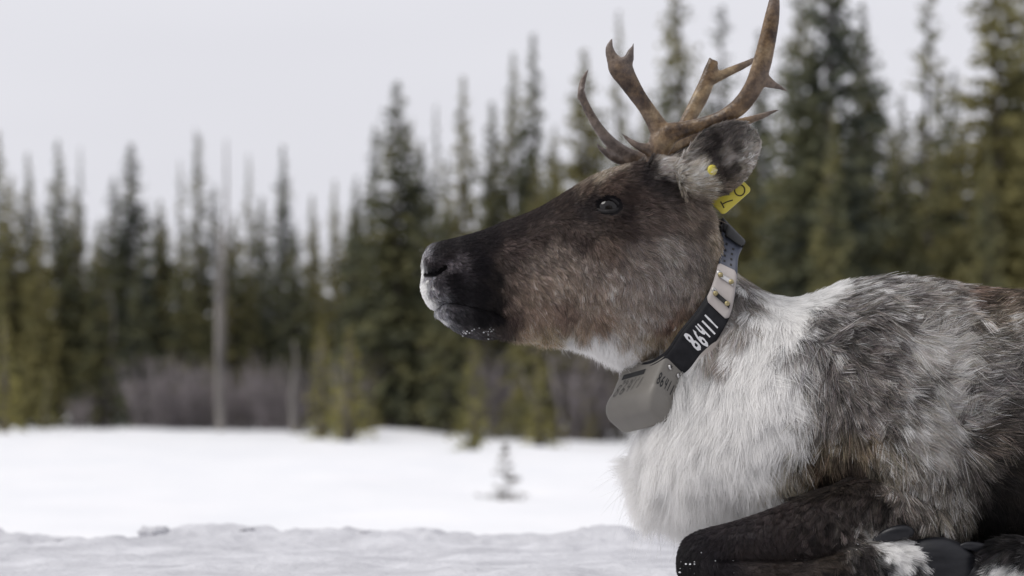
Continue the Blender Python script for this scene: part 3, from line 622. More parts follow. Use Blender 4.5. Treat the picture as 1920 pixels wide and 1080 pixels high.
for sd_ in (-1, 1):
    near = (np.sign(CW) == sd_) & ((CU - EU) ** 2 + (CV - EV) ** 2 < 11 ** 2)
    p = BV[near].mean(0)
    ringm = (np.sign(CW) == sd_) & (np.abs(np.hypot(CU - EU, CV - EV) - 36) < 6)
    nr = unit(BN[ringm].mean(0)); q = BV[ringm].mean(0)
    R_ = 26 / S; c = p + nr * (np.dot(q - p, nr) - R_ + 2.5 / S)
    e = obj('eye', mesh('eye', *uvsphere(c, R_), M_EYE), caribou)
    ax = unit(np.cross(np.array([0, 0, 1.0]), nr)); ax = ax if ax[0] > 0 else -ax; up = unit(np.cross(nr, ax)); up = up if up[2] > 0 else -up
    th = np.linspace(0, 2 * np.pi, 40, endpoint=False); tl = -.08
    x = 24.0 * np.cos(th); y = np.where(np.sin(th) > 0, 16.5, 14.5) * np.sin(th) * np.abs(np.sin(th)) ** .25 * (1 - .10 * np.cos(th)); x, y = x * math.cos(tl) - y * math.sin(tl), x * math.sin(tl) + y * math.cos(tl)
    zc = np.sqrt(np.maximum(27.0 ** 2 - x ** 2 - y ** 2, 0)) - .5
    L = c + (x[:, None] * ax + y[:, None] * up + zc[:, None] * nr) / S
    rad = np.where(np.sin(th) > 0, 5.6, 4.4) / S
    T = unit(np.roll(L, -1, 0) - np.roll(L, 1, 0)); A1 = unit(L - c); A2 = np.cross(T, A1); ph = np.linspace(0, 2 * np.pi, 10, endpoint=False)
    RR = L[:, None] + rad[:, None, None] * (np.cos(ph)[None, :, None] * A1[:, None] * .8 + np.sin(ph)[None, :, None] * A2[:, None] * 1.15)
    Vr, Fr = rings(np.concatenate([RR, RR[:1]]), False)
    obj('eyelid', mesh('eyelid', Vr, Fr, M_LID), caribou)
    EYES.append(c)

# ---- antlers
M_ANT, n_, l_, b_ = material('antler', (0.12, 0.08, 0.05), 0.36, spec=0.5)
t_ = n_.new('ShaderNodeTexCoord')
z1 = n_.new('ShaderNodeTexNoise'); z1.inputs['Scale'].default_value = 22; z1.inputs['Detail'].default_value = 6; z1.inputs['Roughness'].default_value = .65
r1 = n_.new('ShaderNodeValToRGB'); e_ = r1.color_ramp.elements
e_[0].position = .36; e_[0].color = (0.040, 0.020, 0.010, 1); e_[1].position = .70; e_[1].color = (0.32, 0.24, 0.145, 1); k_ = e_.new(.52); k_.color = (0.18, 0.115, 0.06, 1)
att = n_.new('ShaderNodeAttribute'); att.attribute_name = 'tip'
mxx = n_.new('ShaderNodeMix'); mxx.data_type = 'RGBA'; mxx.inputs['B'].default_value = (0.17, 0.14, 0.13, 1)
z3 = n_.new('ShaderNodeTexNoise'); z3.inputs['Scale'].default_value = 75; z3.inputs['Detail'].default_value = 6; z3.inputs['Roughness'].default_value = .7
r3 = n_.new('ShaderNodeValToRGB'); r3.color_ramp.elements[0].position = .36; r3.color_ramp.elements[0].color = (.45, .42, .40, 1); r3.color_ramp.elements[1].position = .66; r3.color_ramp.elements[1].color = (1.35, 1.35, 1.3, 1)
mz = n_.new('ShaderNodeMix'); mz.data_type = 'RGBA'; mz.blend_type = 'MULTIPLY'; mz.inputs['Factor'].default_value = .9
z2 = n_.new('ShaderNodeTexNoise'); z2.inputs['Scale'].default_value = 160; z2.inputs['Detail'].default_value = 4
bp = n_.new('ShaderNodeBump'); bp.inputs['Strength'].default_value = .7; bp.inputs['Distance'].default_value = .002
l_.new(t_.outputs['Object'], z1.inputs['Vector']); l_.new(z1.outputs[0], r1.inputs[0]); l_.new(r1.outputs[0], mxx.inputs['A']); l_.new(att.outputs['Fac'], mxx.inputs['Factor'])
l_.new(t_.outputs['Object'], z3.inputs['Vector']); l_.new(z3.outputs[0], r3.inputs[0]); l_.new(mxx.outputs['Result'], mz.inputs['A']); l_.new(r3.outputs[0], mz.inputs['B']); l_.new(mz.outputs['Result'], b_.inputs['Base Color']); l_.new(t_.outputs['Object'], z2.inputs['Vector']); l_.new(z2.outputs[0], bp.inputs['Height']); l_.new(bp.outputs[0], b_.inputs['Normal'])

def antler(branches, tips, name='antler'):
    mb = MB()
    for st, flat in branches:
        A = spline(np.array(st, float), 5); A[:, 3] = np.maximum(A[:, 3], 1.2)
        mb.add(*tube(Pp(A[:, 0], A[:, 1], A[:, 2]), A[:, 3] / S, 14, flat))
    V, F = remesh(mb, 0.0019, 4, name)
    me = mesh(name, V, F, M_ANT)
    d = np.full(len(V), 1e9)
    for t in tips: d = np.minimum(d, np.linalg.norm(V - Pp(*t), axis=1))
    at = me.attributes.new('tip', 'FLOAT', 'POINT'); at.data.foreach_set('value', np.clip(sstep(.07, .005, d) * .8, 0, 1).astype(np.float32))
    return obj(name, me, caribou)
antler([
    ([(1230, 318, -58, 22), (1232, 298, -60, 20.5), (1235, 280, -62, 22), (1243, 262, -64, 25), (1258, 250, -68, 21), (1285, 242, -73, 15.5), (1320, 233, -80, 14.5), (1355, 221, -88, 15.5), (1388, 198, -98, 17), (1412, 165, -106, 18), (1427, 125, -112, 18), (1438, 80, -116, 16.5), (1447, 35, -118, 14.5), (1452, 0, -119, 10.5), (1452, -28, -119, 5), (1451, -45, -119, 1.5)], .72),
    ([(1424, 140, -108, 13), (1440, 154, -112, 11), (1453, 160, -114, 7), (1465, 165, -115, 4.5), (1476, 171, -116, 1.5)], .7),
    ([(1250, 262, -64, 24), (1234, 238, -66, 19), (1215, 207, -70, 15.5), (1196, 180, -74, 16), (1178, 152, -78, 19), (1164, 128, -80, 23), (1160, 112, -81, 22)], .55),
    ([(1160, 128, -80, 20), (1148, 108, -81, 12), (1143, 92, -81, 8.5), (1145, 80, -81, 5), (1149, 71, -81, 1.5)], .7),
    ([(1164, 128, -80, 20), (1178, 112, -81, 11), (1182, 98, -81, 7), (1186, 89, -81, 4), (1189, 80, -81, 1.4)], .7),
    ([(1228, 286, -62, 17), (1212, 279, -66, 11), (1197, 274, -68, 8), (1183, 265, -70, 5.5), (1172, 256, -71, 3.5), (1164, 249, -72, 1.3)], .8)],
    [(1452, -40, -119), (1476, 171, -116), (1149, 71, -81), (1189, 80, -81), (1164, 249, -72)])
antler([
    ([(1218, 322, 30, 20), (1216, 300, 38, 20), (1222, 285, 44, 20), (1246, 280, 55, 17), (1272, 270, 66, 14), (1302, 254, 80, 12), (1345, 240, 92, 11), (1392, 229, 100, 9), (1430, 217, 104, 6.5), (1450, 209, 105, 4), (1462, 206, 106, 1.3)], .75),
    ([(1262, 276, 60, 13), (1282, 240, 76, 14), (1298, 210, 86, 15), (1314, 180, 94, 16), (1326, 152, 98, 15), (1333, 130, 100, 13.5), (1338, 112, 100, 10)], .6),
    ([(1330, 150, 98, 13), (1348, 143, 100, 10.5), (1370, 133, 104, 9), (1395, 122, 110, 7.5), (1418, 110, 114, 5), (1438, 98, 116, 1.5)], .75),
    ([(1333, 130, 100, 8), (1331, 116, 100, 5), (1331, 106, 100, 2)], .8), ([(1338, 122, 100, 8), (1344, 116, 100, 3)], .8),
    ([(1216, 300, 40, 16), (1190, 296, 34, 15.5), (1164, 283, 28, 14), (1138, 260, 22, 11.5), (1116, 230, 18, 9.5), (1098, 197, 14, 8.5), (1090, 172, 12, 7.5), (1093, 152, 12, 6), (1099, 138, 12, 4), (1104, 129, 12, 1.4)], .7),
    ([(1088, 186, 12, 6), (1087, 176, 8, 5), (1092, 167, 4, 3.5), (1099, 162, 2, 1.3)], .8),
    ([(1190, 304, 34, 11), (1170, 303, 26, 9.5), (1150, 296, 20, 8), (1133, 284, 16, 6.5), (1123, 275, 14, 4), (1119, 267, 13, 1.4)], .75)],
    [(1462, 206, 106), (1104, 129, 12), (1099, 162, 2), (1119, 267, 13), (1438, 98, 116), (1120, 235, 18), (1150, 272, 25)])

# ---- hooves and dew claws
M_HOOF = noisy('hoof_horn', (0.006, 0.0065, 0.009), (0.016, 0.0165, 0.020), 18, rough=0.38, bump=.35, bscale=160, stretch=(1, 1, 5), bdist=.0006, spec=.35)
def claw(rows, flat=.55, n=2.4, K=26):
    A = spline(np.array(rows, float), 5); out = []
    th = np.linspace(0, 2 * np.pi, K, endpoint=False); c = np.sign(np.cos(th)) * np.abs(np.cos(th)) ** (2 / n); s = np.sign(np.sin(th)) * np.abs(np.sin(th)) ** (2 / n)
    ax = unit(np.gradient(A[:, :2], axis=0)); pr = np.stack([-ax[:, 1], ax[:, 0]], 1)
    for i in range(len(A)):
        out.append(Pp(A[i, 0] + pr[i, 0] * A[i, 3] * c, A[i, 1] + pr[i, 1] * A[i, 3] * c, A[i, 2] + A[i, 3] * flat * s))
    return rings(np.array(out))
for nm, rows, fl in (('hoof', [(1700, 1080, -236, 46), (1728, 1074, -242, 64), (1762, 1078, -246, 71), (1796, 1086, -246, 62), (1822, 1096, -242, 42), (1836, 1102, -240, 16), (1838, 1103, -240, 4)], .42),
                     ('hoof', [(1712, 1078, -190, 38), (1740, 1076, -188, 46), (1780, 1082, -186, 48), (1812, 1096, -186, 30), (1820, 1102, -186, 8)], .5),
                     ('dew_claw', [(1620, 1034, -236, 10), (1645, 1016, -246, 14), (1668, 1004, -254, 15), (1690, 998, -258, 14), (1705, 998, -260, 11), (1713, 1001, -260, 5.5)], .8),
                     ('dew_claw', [(1872, 1044, -240, 9), (1846, 1030, -250, 10), (1822, 1024, -256, 8.5), (1806, 1024, -256, 6), (1799, 1026, -256, 2.5)], .8),
                     ('hoof', [(1865, 1076, -246, 30), (1830, 1092, -246, 36), (1790, 1104, -246, 22), (1770, 1110, -246, 6)], .6),
                     ('hoof', [(1770, 1094, 200, 28), (1800, 1098, 200, 32), (1840, 1106, 200, 18)], .7)):
    obj(nm, mesh(nm, *claw(rows, fl), M_HOOF), caribou)

# ------------------------------------------------------------------ tracking collar
BELT = np.array([  # centre column, row, depth | half width vector toward the body
    (1372, 440, -46, 20, 20, -8), (1367, 478, -88, 17, 6, -8), (1363, 520, -112, 18, 11, -8), (1351, 568, -120, 20, 18, -6), (1327, 611, -121, 21, 21, 0), (1299, 645, -120, 20.5, 21, 4), (1268, 684, -112, 19, 18, 8),
    (1228, 702, -78, 18, 15, 12), (1192, 694, -18, 16, 13, 12), (1178, 655, 45, 15, 14, 10), (1205, 590, 88, 18, 14, 8), (1255, 530, 100, 20, 16, 4), (1312, 465, 78, 20, 18, 0), (1353, 428, 20, 20, 18, 0)], float)
BC = Pp(BELT[:, 0], BELT[:, 1], BELT[:, 2]); BW = Pp(BELT[:, 0] + BELT[:, 3], BELT[:, 1] + BELT[:, 4], BELT[:, 2] + BELT[:, 5]) - BC
def _cr(T, s):
    n = len(T); s = np.asarray(s, float); i = np.floor(s).astype(int); t = (s - i)[..., None]
    p0, p1, p2, p3 = T[(i - 1) % n], T[i % n], T[(i + 1) % n], T[(i + 2) % n]
    return .5 * ((2 * p1) + (-p0 + p2) * t + (2 * p0 - 5 * p1 + 4 * p2 - p3) * t ** 2 + (-p0 + 3 * p1 - 3 * p2 + p3) * t ** 3)
BMID = BC.mean(0)
def belt(s, t, off):                      # along the ring, across, outward (px)
    s, t, off = np.broadcast_arrays(np.asarray(s, float), np.asarray(t, float), np.asarray(off, float))
    c = _cr(BC, s); w = _cr(BW, s); T = _cr(BC, s + .05) - _cr(BC, s - .05)
    n = unit(np.cross(T, w)); n = np.where(((n * (c - BMID)).sum(-1) < 0)[..., None], -n, n)
    return c + w * t[..., None] + n * (off / S)[..., None]
def slab(s0, s1, t0, t1, o0, o1, ns=24, round_=0.0, nt=8):
    s = np.linspace(s0, s1, ns); out = []
    for i, a in enumerate(s):
        e = min(i, ns - 1 - i) / max(ns - 1, 1) * 2
        sh = 1 - round_ * max(0, 1 - e * 5) ** 2
        tm, th_ = (t0 + t1) / 2, (t1 - t0) / 2 * sh
        t = np.linspace(tm - th_, tm + th_, nt)
        out.append(np.concatenate([belt(a, t, o1), belt(a, t[::-1], o0)]))
    return rings(np.array(out))
ctr = empty('tracking_collar', tuple(BMID), label='black tracking collar with grey housing numbered 86411 around the caribou\'s neck', category='collar')
def cpart(name, VF, mat, parent=None, smooth=True, **kw):
    V, F = VF
    return obj(name, mesh(name, local(V, ctr), F, mat, smooth), parent or ctr, **kw)
M_BELT = noisy('black_belting', (0.008, 0.008, 0.010), (0.015, 0.015, 0.018), 90, rough=0.6, bump=.25, bscale=900, bdist=.0004, spec=.22)
M_STRAP = noisy('grey_blue_strap', (0.060, 0.068, 0.095), (0.085, 0.094, 0.125), 60, rough=0.5, bump=.2, bscale=700, bdist=.0004)
M_PLATE = noisy('beige_plate', (0.36, 0.325, 0.31), (0.43, 0.395, 0.375), 30, rough=0.55)
M_BRASS = noisy('brass', (0.30, 0.25, 0.13), (0.42, 0.36, 0.2), 200, rough=0.4, metal=.8)
M_DARK = noisy('dark_gap', (0.006, 0.006, 0.007), (0.012, 0.012, 0.013), 80, rough=0.6)
M_HOUS = noisy('grey_housing', (0.165, 0.154, 0.136), (0.20, 0.187, 0.166), 16, rough=0.42, bump=.12, bscale=400, bdist=.0003, spec=.5)
M_STEEL = noisy('steel', (.5, .49, .48), (.62, .61, .6), 100, rough=.28, metal=1)
M_WINK = noisy('white_marker', (.62, .62, .63), (.75, .75, .76), 120, rough=.6)
M_BINK = noisy('black_marker', (.010, .010, .011), (.03, .03, .03), 150, rough=.5)
M_FINK = noisy('faded_marker', (.03, .029, .027), (.07, .066, .06), 150, rough=.5)
cpart('belt', slab(2.9, 13.9, -1, 1, -2, 2.5, 110), M_BELT)
cpart('belt_lining', slab(2.6, 8.6, -1.16, .9, -6.5, -2.2, 60), M_BELT)
cpart('strap', slab(.05, 2.6, -1, 1, -1.5, 3, 34), M_STRAP)
cpart('strap_end', slab(-.25, .35, -1.0, 1.0, 3.1, 8.5, 12), M_BELT)
cpart('keeper_loop', slab(.10, .52, -.72, .92, 8.6, 12, 8), M_DARK)
pl = cpart('plate', slab(1.62, 3.33, -1.04, 1.0, 3.1, 6.0, 30, .25), M_PLATE)
for k in range(4):
    for t in (-.42, .32):
        s = .62 + k * .24 + (0.06 if t > 0 else 0)
        cpart('strap_hole', slab(s, s + .09, t - .11, t + .11, 3.05, 3.5, 4), M_DARK)
def disc(c, n, r, h, K=16, dome=.4):
    n = unit(np.asarray(n, float)); a = unit(np.cross(n, (0.3, .1, 1))); b = np.cross(n, a); th = np.linspace(0, 2 * np.pi, K, endpoint=False)
    R = [c + (np.cos(th)[:, None] * a + np.sin(th)[:, None] * b) * rr + n * hh for rr, hh in ((r, -h * .3), (r, h * (1 - dome)), (r * .85, h * .9), (r * .4, h))]
    return rings(np.array(R))
for sb in (2.12, 2.86):
    br = cpart('clamp_bar', slab(sb - .085, sb + .085, -.72, .78, 6.1, 10.5, 5), M_DARK if sb > 2.5 else M_STEEL)
    for t in (-.52, .58):
        p0 = belt(sb, t, 10.0); p1 = belt(sb, t, 20.0)
        cpart('bolt', disc(p0, p1 - p0, 5.0 / S, 5.5 / S, 8), M_BRASS, br)
    cpart('bolt_washer', slab(sb - .17, sb + .02, -.92, -.55, 6.05, 6.9, 4), M_STEEL, br)

GL = {'8': [[(.5, .52), (.2, .68), (.22, .9), (.5, 1.0), (.78, .9), (.8, .7), (.5, .52), (.15, .32), (.18, .08), (.5, 0), (.84, .1), (.86, .34), (.5, .52)]],
      '6': [[(.72, 1.0), (.4, .8), (.2, .45), (.2, .15), (.48, 0), (.8, .12), (.82, .36), (.55, .5), (.24, .36)]],
      '4': [[(.25, 1.0), (.18, .5), (.85, .45)], [(.75, .98), (.68, 0)]],
      '1': [[(.5, 1.0), (.46, 0)]]}
def lettering(name, text, fmap, mat, adv, wdt, th, parent=None, seed=1):
    """fmap(x, y): writing plane to world; x counts characters, y runs 0..1"""
    r = np.random.default_rng(seed); mb = MB()
    for i, ch in enumerate(text):
        jy = r.normal() * .05; jr = r.normal() * .06
        for st in GL[ch]:
            A = np.array(st) + [[jr, jy]]
            A = spline(A, 3)
            A[:, 0] = i * adv + A[:, 0] * wdt
            T = np.gradient(A, axis=0); T[:, 0] /= .8; T = unit(T); Nn = np.stack([-T[:, 1], T[:, 0]], 1)
            wv = th * (1 + .15 * r.normal(size=len(A)))[:, None] * .5
            up, dn = A + Nn * wv, A - Nn * wv
            n = len(A); V = np.concatenate([fmap(up[:, 0], up[:, 1]), fmap(dn[:, 0], dn[:, 1])])
            mb.add(V, [(j, j + 1, n + j + 1, n + j) for j in range(n - 1)])
    V = np.concatenate(mb.V)
    return obj(name, mesh(name, local(V, ctr), mb.F, mat), parent or ctr)
lettering('number_lettering', '86411', lambda x, y: belt(5.02 - x * .285, .58 - y * 1.16, 2.75), M_WINK, 1.0, .84, .24, seed=3)

hB = np.array(Pp(1249, 667, -122)); hA = np.array(Pp(1166, 689, -50)); hE = np.array(Pp(1288, 702, -104)); hC = np.array(Pp(1202, 776, -128))
ha, hb, hd = hA - hB, hE - hB, hC - hB
def house(x, y, z):                        # x far, y down, z toward the body, each 0..1
    x, y, z = np.broadcast_arrays(np.asarray(x, float), np.asarray(y, float), np.asarray(z, float))
    return hB + x[..., None] * ha + y[..., None] * hd + z[..., None] * hb
th = np.linspace(0, 2 * np.pi, 48, endpoint=False); n7 = 11.0
cc, ss = np.sign(np.cos(th)) * np.abs(np.cos(th)) ** (2 / n7), np.sign(np.sin(th)) * np.abs(np.sin(th)) ** (2 / n7)
R = []
for y, sa, sb, oz in spline([(-.02, .94, .90, 0), (.0, .99, .98, 0), (.2, 1, 1, 0), (.46, 1, 1, 0), (.54, 1.01, 1.04, .02), (.62, 1.05, 1.16, .07), (.74, 1.06, 1.2, .09), (.84, 1.05, 1.12, .11), (.92, 1.0, .94, .13), (.97, .93, .74, .14), (.993, .82, .5, .14), (1.0, .6, .3, .14)], 4):
    R.append(house(.5 + .5 * sa * cc, y * .86, .5 + oz + .5 * sb * ss))
hou = cpart('housing', rings(np.array(R)), M_HOUS)
cpart('sticker', (lambda g: (g.reshape(-1, 3), [(0, 1, 3, 2)]))(house(np.array([.36, .36, .86, .86]), np.array([.155, .245, .165, .255]), -.012)), M_DARK, hou, False)
lettering('number_lettering', '86411', lambda x, y: house(.90 - x * .118 - y * .05, .53 - y * .18 - x * .010, -.02), M_FINK, 1.0, .78, .10, hou, 5)
lettering('number_lettering', '86411', lambda x, y: house(.80 - x * .085, .345 - y * .07, -.015), M_FINK, 1.0, .78, .10, hou, 6)
lettering('number_lettering', '86411', lambda x, y: house(-.008, .44 - y * .165, .03 + x * .155), M_BINK, 1.0, .80, .19, hou, 7)
for z, y in ((.32, .095), (.74, .105)):
    p = house(-.0, y, z); cpart('rivet', disc(p, -ha, 5.6 / S, 2.4 / S, 20, .5), M_STEEL, hou)
    cpart('rivet', disc(p + unit(-ha) * 2.2 / S, -ha, 1.5 / S, .5 / S, 8, .2), M_DARK, hou)

# ------------------------------------------------------------------ ear tag
M_TAG = noisy('yellow_plastic', (.56, .47, .055), (.64, .55, .075), 25, rough=.45)
M_TINK = noisy('brown_marker', (.05, .035, .012), (.09, .07, .02), 120, rough=.6)
tg0 = Pp(1356, 404, -66); tgr = Pp(1410, 356, -58) - tg0; tgu = Pp(1324, 372, -58) - tg0
tag_root = empty('ear_tag', tuple(tg0), label='yellow plastic ear tag with dark markings hanging behind the caribou\'s ear', category='ear tag')
tn = unit(np.cross(tgr, tgu)); tn = tn if tn[1] < 0 else -tn
def rrect(w0, w1, h0, h1, r, K=5):
    o = []
    for cx, cy, a0 in ((w1 - r, h1 - r * 1.2, 0), (w0 + r, h1 - r * 1.2, 90), (w0 + r, h0 + r * 1.2, 180), (w1 - r, h0 + r * 1.2, 270)):
        for k in range(K):
            a = math.radians(a0 + 90 * k / (K - 1)); o.append((cx + r * math.cos(a), cy + r * 1.2 * math.sin(a)))
    return np.array(o)
o2 = rrect(0, 1, 0, 1, .12); o3 = rrect(.012, .988, .015, .985, .11)
def tagpt(q, off): return tg0 + q[:, :1] * tgr + q[:, 1:2] * tgu + tn * off / S
V, F = rings(np.array([tagpt(o3, -2.2), tagpt(o2, -1.4), tagpt(o2, 1.4), tagpt(o3, 2.2)]))
obj('tag_panel', mesh('tag_panel', local(V, tag_root), F, M_TAG), tag_root)
mb = MB()
cth = np.linspace(0, 2 * np.pi, 22)
for st in (np.array([(1351, 378), (1354, 384), (1357.5, 391)], float), np.array([(1355, 383), (1363, 379), (1374, 375.5)], float), np.stack([1387 + 9.5 * np.cos(cth), 356 + 11 * np.sin(cth)], 1)):
    A = spline(st, 3); T = unit(np.gradient(A, axis=0)); Nn = np.stack([-T[:, 1], T[:, 0]], 1) * 1.35
    f = lambda q: Pp(q[:, 0], q[:, 1], -62)
    def onplane(q):
        w = f(q); return w - tn * (((w - tg0) @ tn) - 2.6 / S)[:, None]
    n = len(A); mb.add(np.concatenate([onplane(A + Nn), onplane(A - Nn)]), [(j, j + 1, n + j + 1, n + j) for j in range(n - 1)])
obj('marking', mesh('marking', local(np.concatenate(mb.V), tag_root), mb.F, M_TINK), tag_root)

# ------------------------------------------------------------------ fur
FLOW = np.array([  # column, row, direction on the flank (right, down), length px, lift
 (795, 500, .3, .6, 4, .3), (800, 545, .6, .6, 5, .3), (830, 480, .9, -.2, 5, .15), (850, 520, .9, .2, 5, .15), (880, 560, .8, .5, 6, .2), (850, 605, .6, .6, 7, .25), (900, 620, .7, .6, 9, .25), (910, 460, .95, -.15, 6, .15), (950, 500, .85, .45, 9, .2), (950, 440, .9, -.2, 7, .15), (1000, 410, .85, -.4, 8, .15), (1060, 375, .8, -.5, 9, .2), (1110, 335, .8, -.5, 13, .25), (1150, 320, .9, -.3, 15, .25),
 (1000, 480, .6, .7, 11, .22), (1000, 560, .55, .8, 13, .22), (1000, 620, .5, .9, 15, .25), (1060, 450, .6, .7, 11, .2), (1060, 540, .5, .85, 14, .22), (1060, 610, .4, .9, 16, .22), (985, 636, .35, .95, 22, .5), (1020, 640, .3, 1, 30, .55), (1060, 645, .3, 1, 28, .45), (1110, 655, .3, 1, 32, .35), (1150, 665, .25, 1, 40, .3), (1190, 670, .2, 1, 26, .3),
 (1137, 360, .8, -.5, 7, .2), (1137, 425, .8, .4, 8, .2), (1095, 395, .7, .3, 7, .15), (1180, 390, .95, .1, 10, .2), (1120, 500, .5, .8, 14, .22), (1120, 580, .35, .95, 17, .22), (1190, 470, .6, .75, 18, .25), (1190, 560, .35, .9, 20, .25), (1240, 420, .8, .5, 19, .28), (1240, 500, .5, .85, 20, .25), (1240, 600, .3, .95, 20, .25), (1290, 400, .8, .5, 22, .3), (1300, 480, .6, .8, 23, .3), (1300, 560, .3, .9, 22, .25), (1320, 620, .1, 1, 18, .2),
 (1210, 340, .9, -.1, 13, .25), (1240, 325, .9, .1, 16, .3), (1280, 330, .85, -.4, 17, .3), (1310, 340, .8, -.35, 17, .25), (1340, 300, .7, -.7, 14, .25), (1380, 260, .6, -.7, 12, .25), (1400, 300, .8, -.3, 12, .25), (1360, 350, .9, 0, 14, .25), (1410, 250, .5, -.6, 7, .22), (1415, 290, .6, -.4, 7, .22), (1360, 250, .6, -.7, 8, .2),
 (1390, 500, .6, .8, 30, .35), (1400, 560, .2, 1, 36, .25), (1350, 650, -.1, 1, 36, .2), (1440, 600, .2, 1, 44, .2), (1450, 700, .05, 1, 50, .18), (1380, 750, -.15, 1, 56, .2), (1300, 780, -.35, 1, 64, .25), (1230, 800, -.55, .95, 70, .3), (1210, 880, -.75, .8, 84, .35), (1260, 930, -.5, .95, 84, .35), (1330, 950, -.3, 1, 78, .3), (1400, 880, -.2, 1, 62, .2), (1450, 820, -.15, 1, 52, .18), (1200, 750, -.3, .95, 55, .25),
 (1500, 560, .9, .35, 38, .25), (1500, 650, .4, .9, 40, .2), (1510, 750, .1, 1, 44, .18), (1600, 530, .95, -.05, 32, .25), (1600, 620, .85, .5, 32, .3), (1600, 720, .7, .7, 34, .28), (1700, 560, .98, .1, 34, .25), (1700, 650, .9, .4, 36, .25), (1700, 750, .75, .6, 38, .25), (1800, 560, .98, .1, 34, .25), (1800, 680, .92, -.1, 40, .25), (1820, 780, .75, -.2, 40, .25), (1900, 600, .95, .1, 38, .25), (1900, 750, .9, -.3, 42, .25), (1900, 880, .8, .4, 34, .25), (1860, 960, .4, .8, 30, .2),
 (1700, 850, .45, .9, 38, .22), (1760, 880, .5, .9, 38, .22), (1780, 960, .15, 1, 34, .2), (1700, 950, .05, 1, 26, .15), (1620, 830, .7, .5, 34, .2), (1560, 820, -.5, .85, 34, .2), (1580, 880, .3, .9, 26, .2), (1500, 900, -.5, .8, 34, .2), (1640, 930, .0, 1, 20, .15),
 (1580, 980, -.1, 1, 13, .12), (1500, 1000, -.2, 1, 11, .1), (1400, 1000, -.3, .95, 9, .1), (1320, 1015, -.6, .7, 9, .12), (1285, 1040, -.4, .9, 9, .12), (1300, 1070, .3, .9, 10, .12), (1400, 1065, .8, .5, 11, .12), (1500, 1065, .85, .4, 12, .12), (1580, 1050, .85, .35, 15, .15), (1640, 1030, .85, .35, 24, .2), (1700, 1035, .8, .5, 28, .22), (1740, 1070, .8, .6, 22, .2),
 (1860, 1050, -.6, .7, 26, .2), (1920, 1035, -.8, .4, 24, .2), (2000, 1060, -.8, .3, 18, .2), (2000, 980, .3, .8, 26, .2), (2200, 700, .95, .3, 36, .25), (2500, 800, .8, .6, 40, .25), (2200, 1000, .5, .8, 26, .2)], float)
rf = np.random.default_rng(99)
TRI = np.concatenate([BF[:, [0, 1, 2]], BF[:, [0, 2, 3]]]) if BF.shape[1] == 4 else BF
a_, b2, c2 = BV[TRI[:, 0]], BV[TRI[:, 1]], BV[TRI[:, 2]]
area = .5 * np.linalg.norm(np.cross(b2 - a_, c2 - a_), axis=1)
uu, vv, ww = uvw(BV)
dens = np.where(CU < 1400, 1.75e6, 0.9e6)                        # hairs per square metre
dens = np.where((CU < 985) & (CV < 640), 2.1e6, dens)
dens = np.where((CV > 960) & (CU < 1800) & (CW < 0), 1.5e6, dens)
far = sstep(25, 70, np.where(CH > .5, CW, ww - 10)); dens = dens * (1 - .8 * far)
dens = dens * np.where(uu > 2000, .12, 1) * np.where(vv > 1115, .2, 1)
prob = area * dens[TRI].mean(1); N = int(prob.sum())
ti = rf.choice(len(TRI), N, p=prob / prob.sum()); r1_, r2_ = rf.random(N), rf.random(N); q_ = np.sqrt(r1_)
b0, b1_, b2_ = 1 - q_, q_ * (1 - r2_), q_ * r2_
def bary(A): return A[TRI[ti, 0]] * b0[:, None] + A[TRI[ti, 1]] * b1_[:, None] + A[TRI[ti, 2]] * b2_[:, None]
root = bary(BV); nrm = unit(bary(BN))
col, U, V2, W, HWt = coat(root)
fl = shep(U, np.where((W < -150) & (V2 > 930) & (U < 1600), np.maximum(V2, 1003), V2), FLOW, FLOW[:, 2:], 2.0, 200.0)
# bare places: eyes, nostrils, under the collar, inside hooves
keep = np.ones(N, bool)
for c in EYES:
    keep &= np.linalg.norm(root - c, axis=1) > 28 / S
keep &= ~((((U - EU) / 28) ** 2 + ((V2 - EV) / 19) ** 2 < 1) & (np.abs(W) > 40))
keep &= ~((np.abs(W) > 10) & (((U - 812) / 10) ** 2 + ((V2 - 518) / 6) ** 2 < 1))
def near_line(pts_, r):
    A = spline(np.array(pts_, float), 5); d2 = np.full(N, 1e9)
    for i in range(len(A) - 1):
        ab = A[i + 1] - A[i]; t = np.clip(((U - A[i, 0]) * ab[0] + (V2 - A[i, 1]) * ab[1]) / max(ab @ ab, 1e-6), 0, 1)
        d2 = np.minimum(d2, (U - A[i, 0] - t * ab[0]) ** 2 + (V2 - A[i, 1] - t * ab[1]) ** 2)
    return d2 < r * r
keep &= ~near_line(MOUTH, 1.8); keep &= ~(near_line(NOSTRIL, 5.0) & (np.abs(W) > 10))
ss_ = np.linspace(0, 14, 420); bc_ = belt(ss_, 0, 0); bw_ = _cr(BW, ss_); bn_ = belt(ss_, 0, 1.0) - bc_
near_c = np.full(N, 9.0); out_c = np.zeros(N); near_s = np.zeros(N)
cand = np.where((np.abs(root - BMID) < .22).all(1))[0]
for i in range(0, len(cand), 20000):
    ix = cand[i:i + 20000]; dvec = root[ix][:, None] - bc_[None]
    j = np.argmin((dvec ** 2).sum(-1), 1); dd = root[ix] - bc_[j]
    t = (dd * bw_[j]).sum(-1) / (bw_[j] ** 2).sum(-1); o = (dd * unit(bn_[j])).sum(-1) * S
    near_c[ix] = t; out_c[ix] = o; near_s[ix] = ss_[j]
under = (np.abs(near_c) < 1.05) & ~((near_s > 6.1) & (near_s < 9))
keep &= ~(under & (out_c > -4) & (out_c < 5))
keep &= rf.random(N) > .0
root, nrm, col, U, V2, W, HWt, fl, near_c, out_c, near_s = [x[keep] for x in (root, nrm, col, U, V2, W, HWt, fl, near_c, out_c, near_s)]
N = len(root)
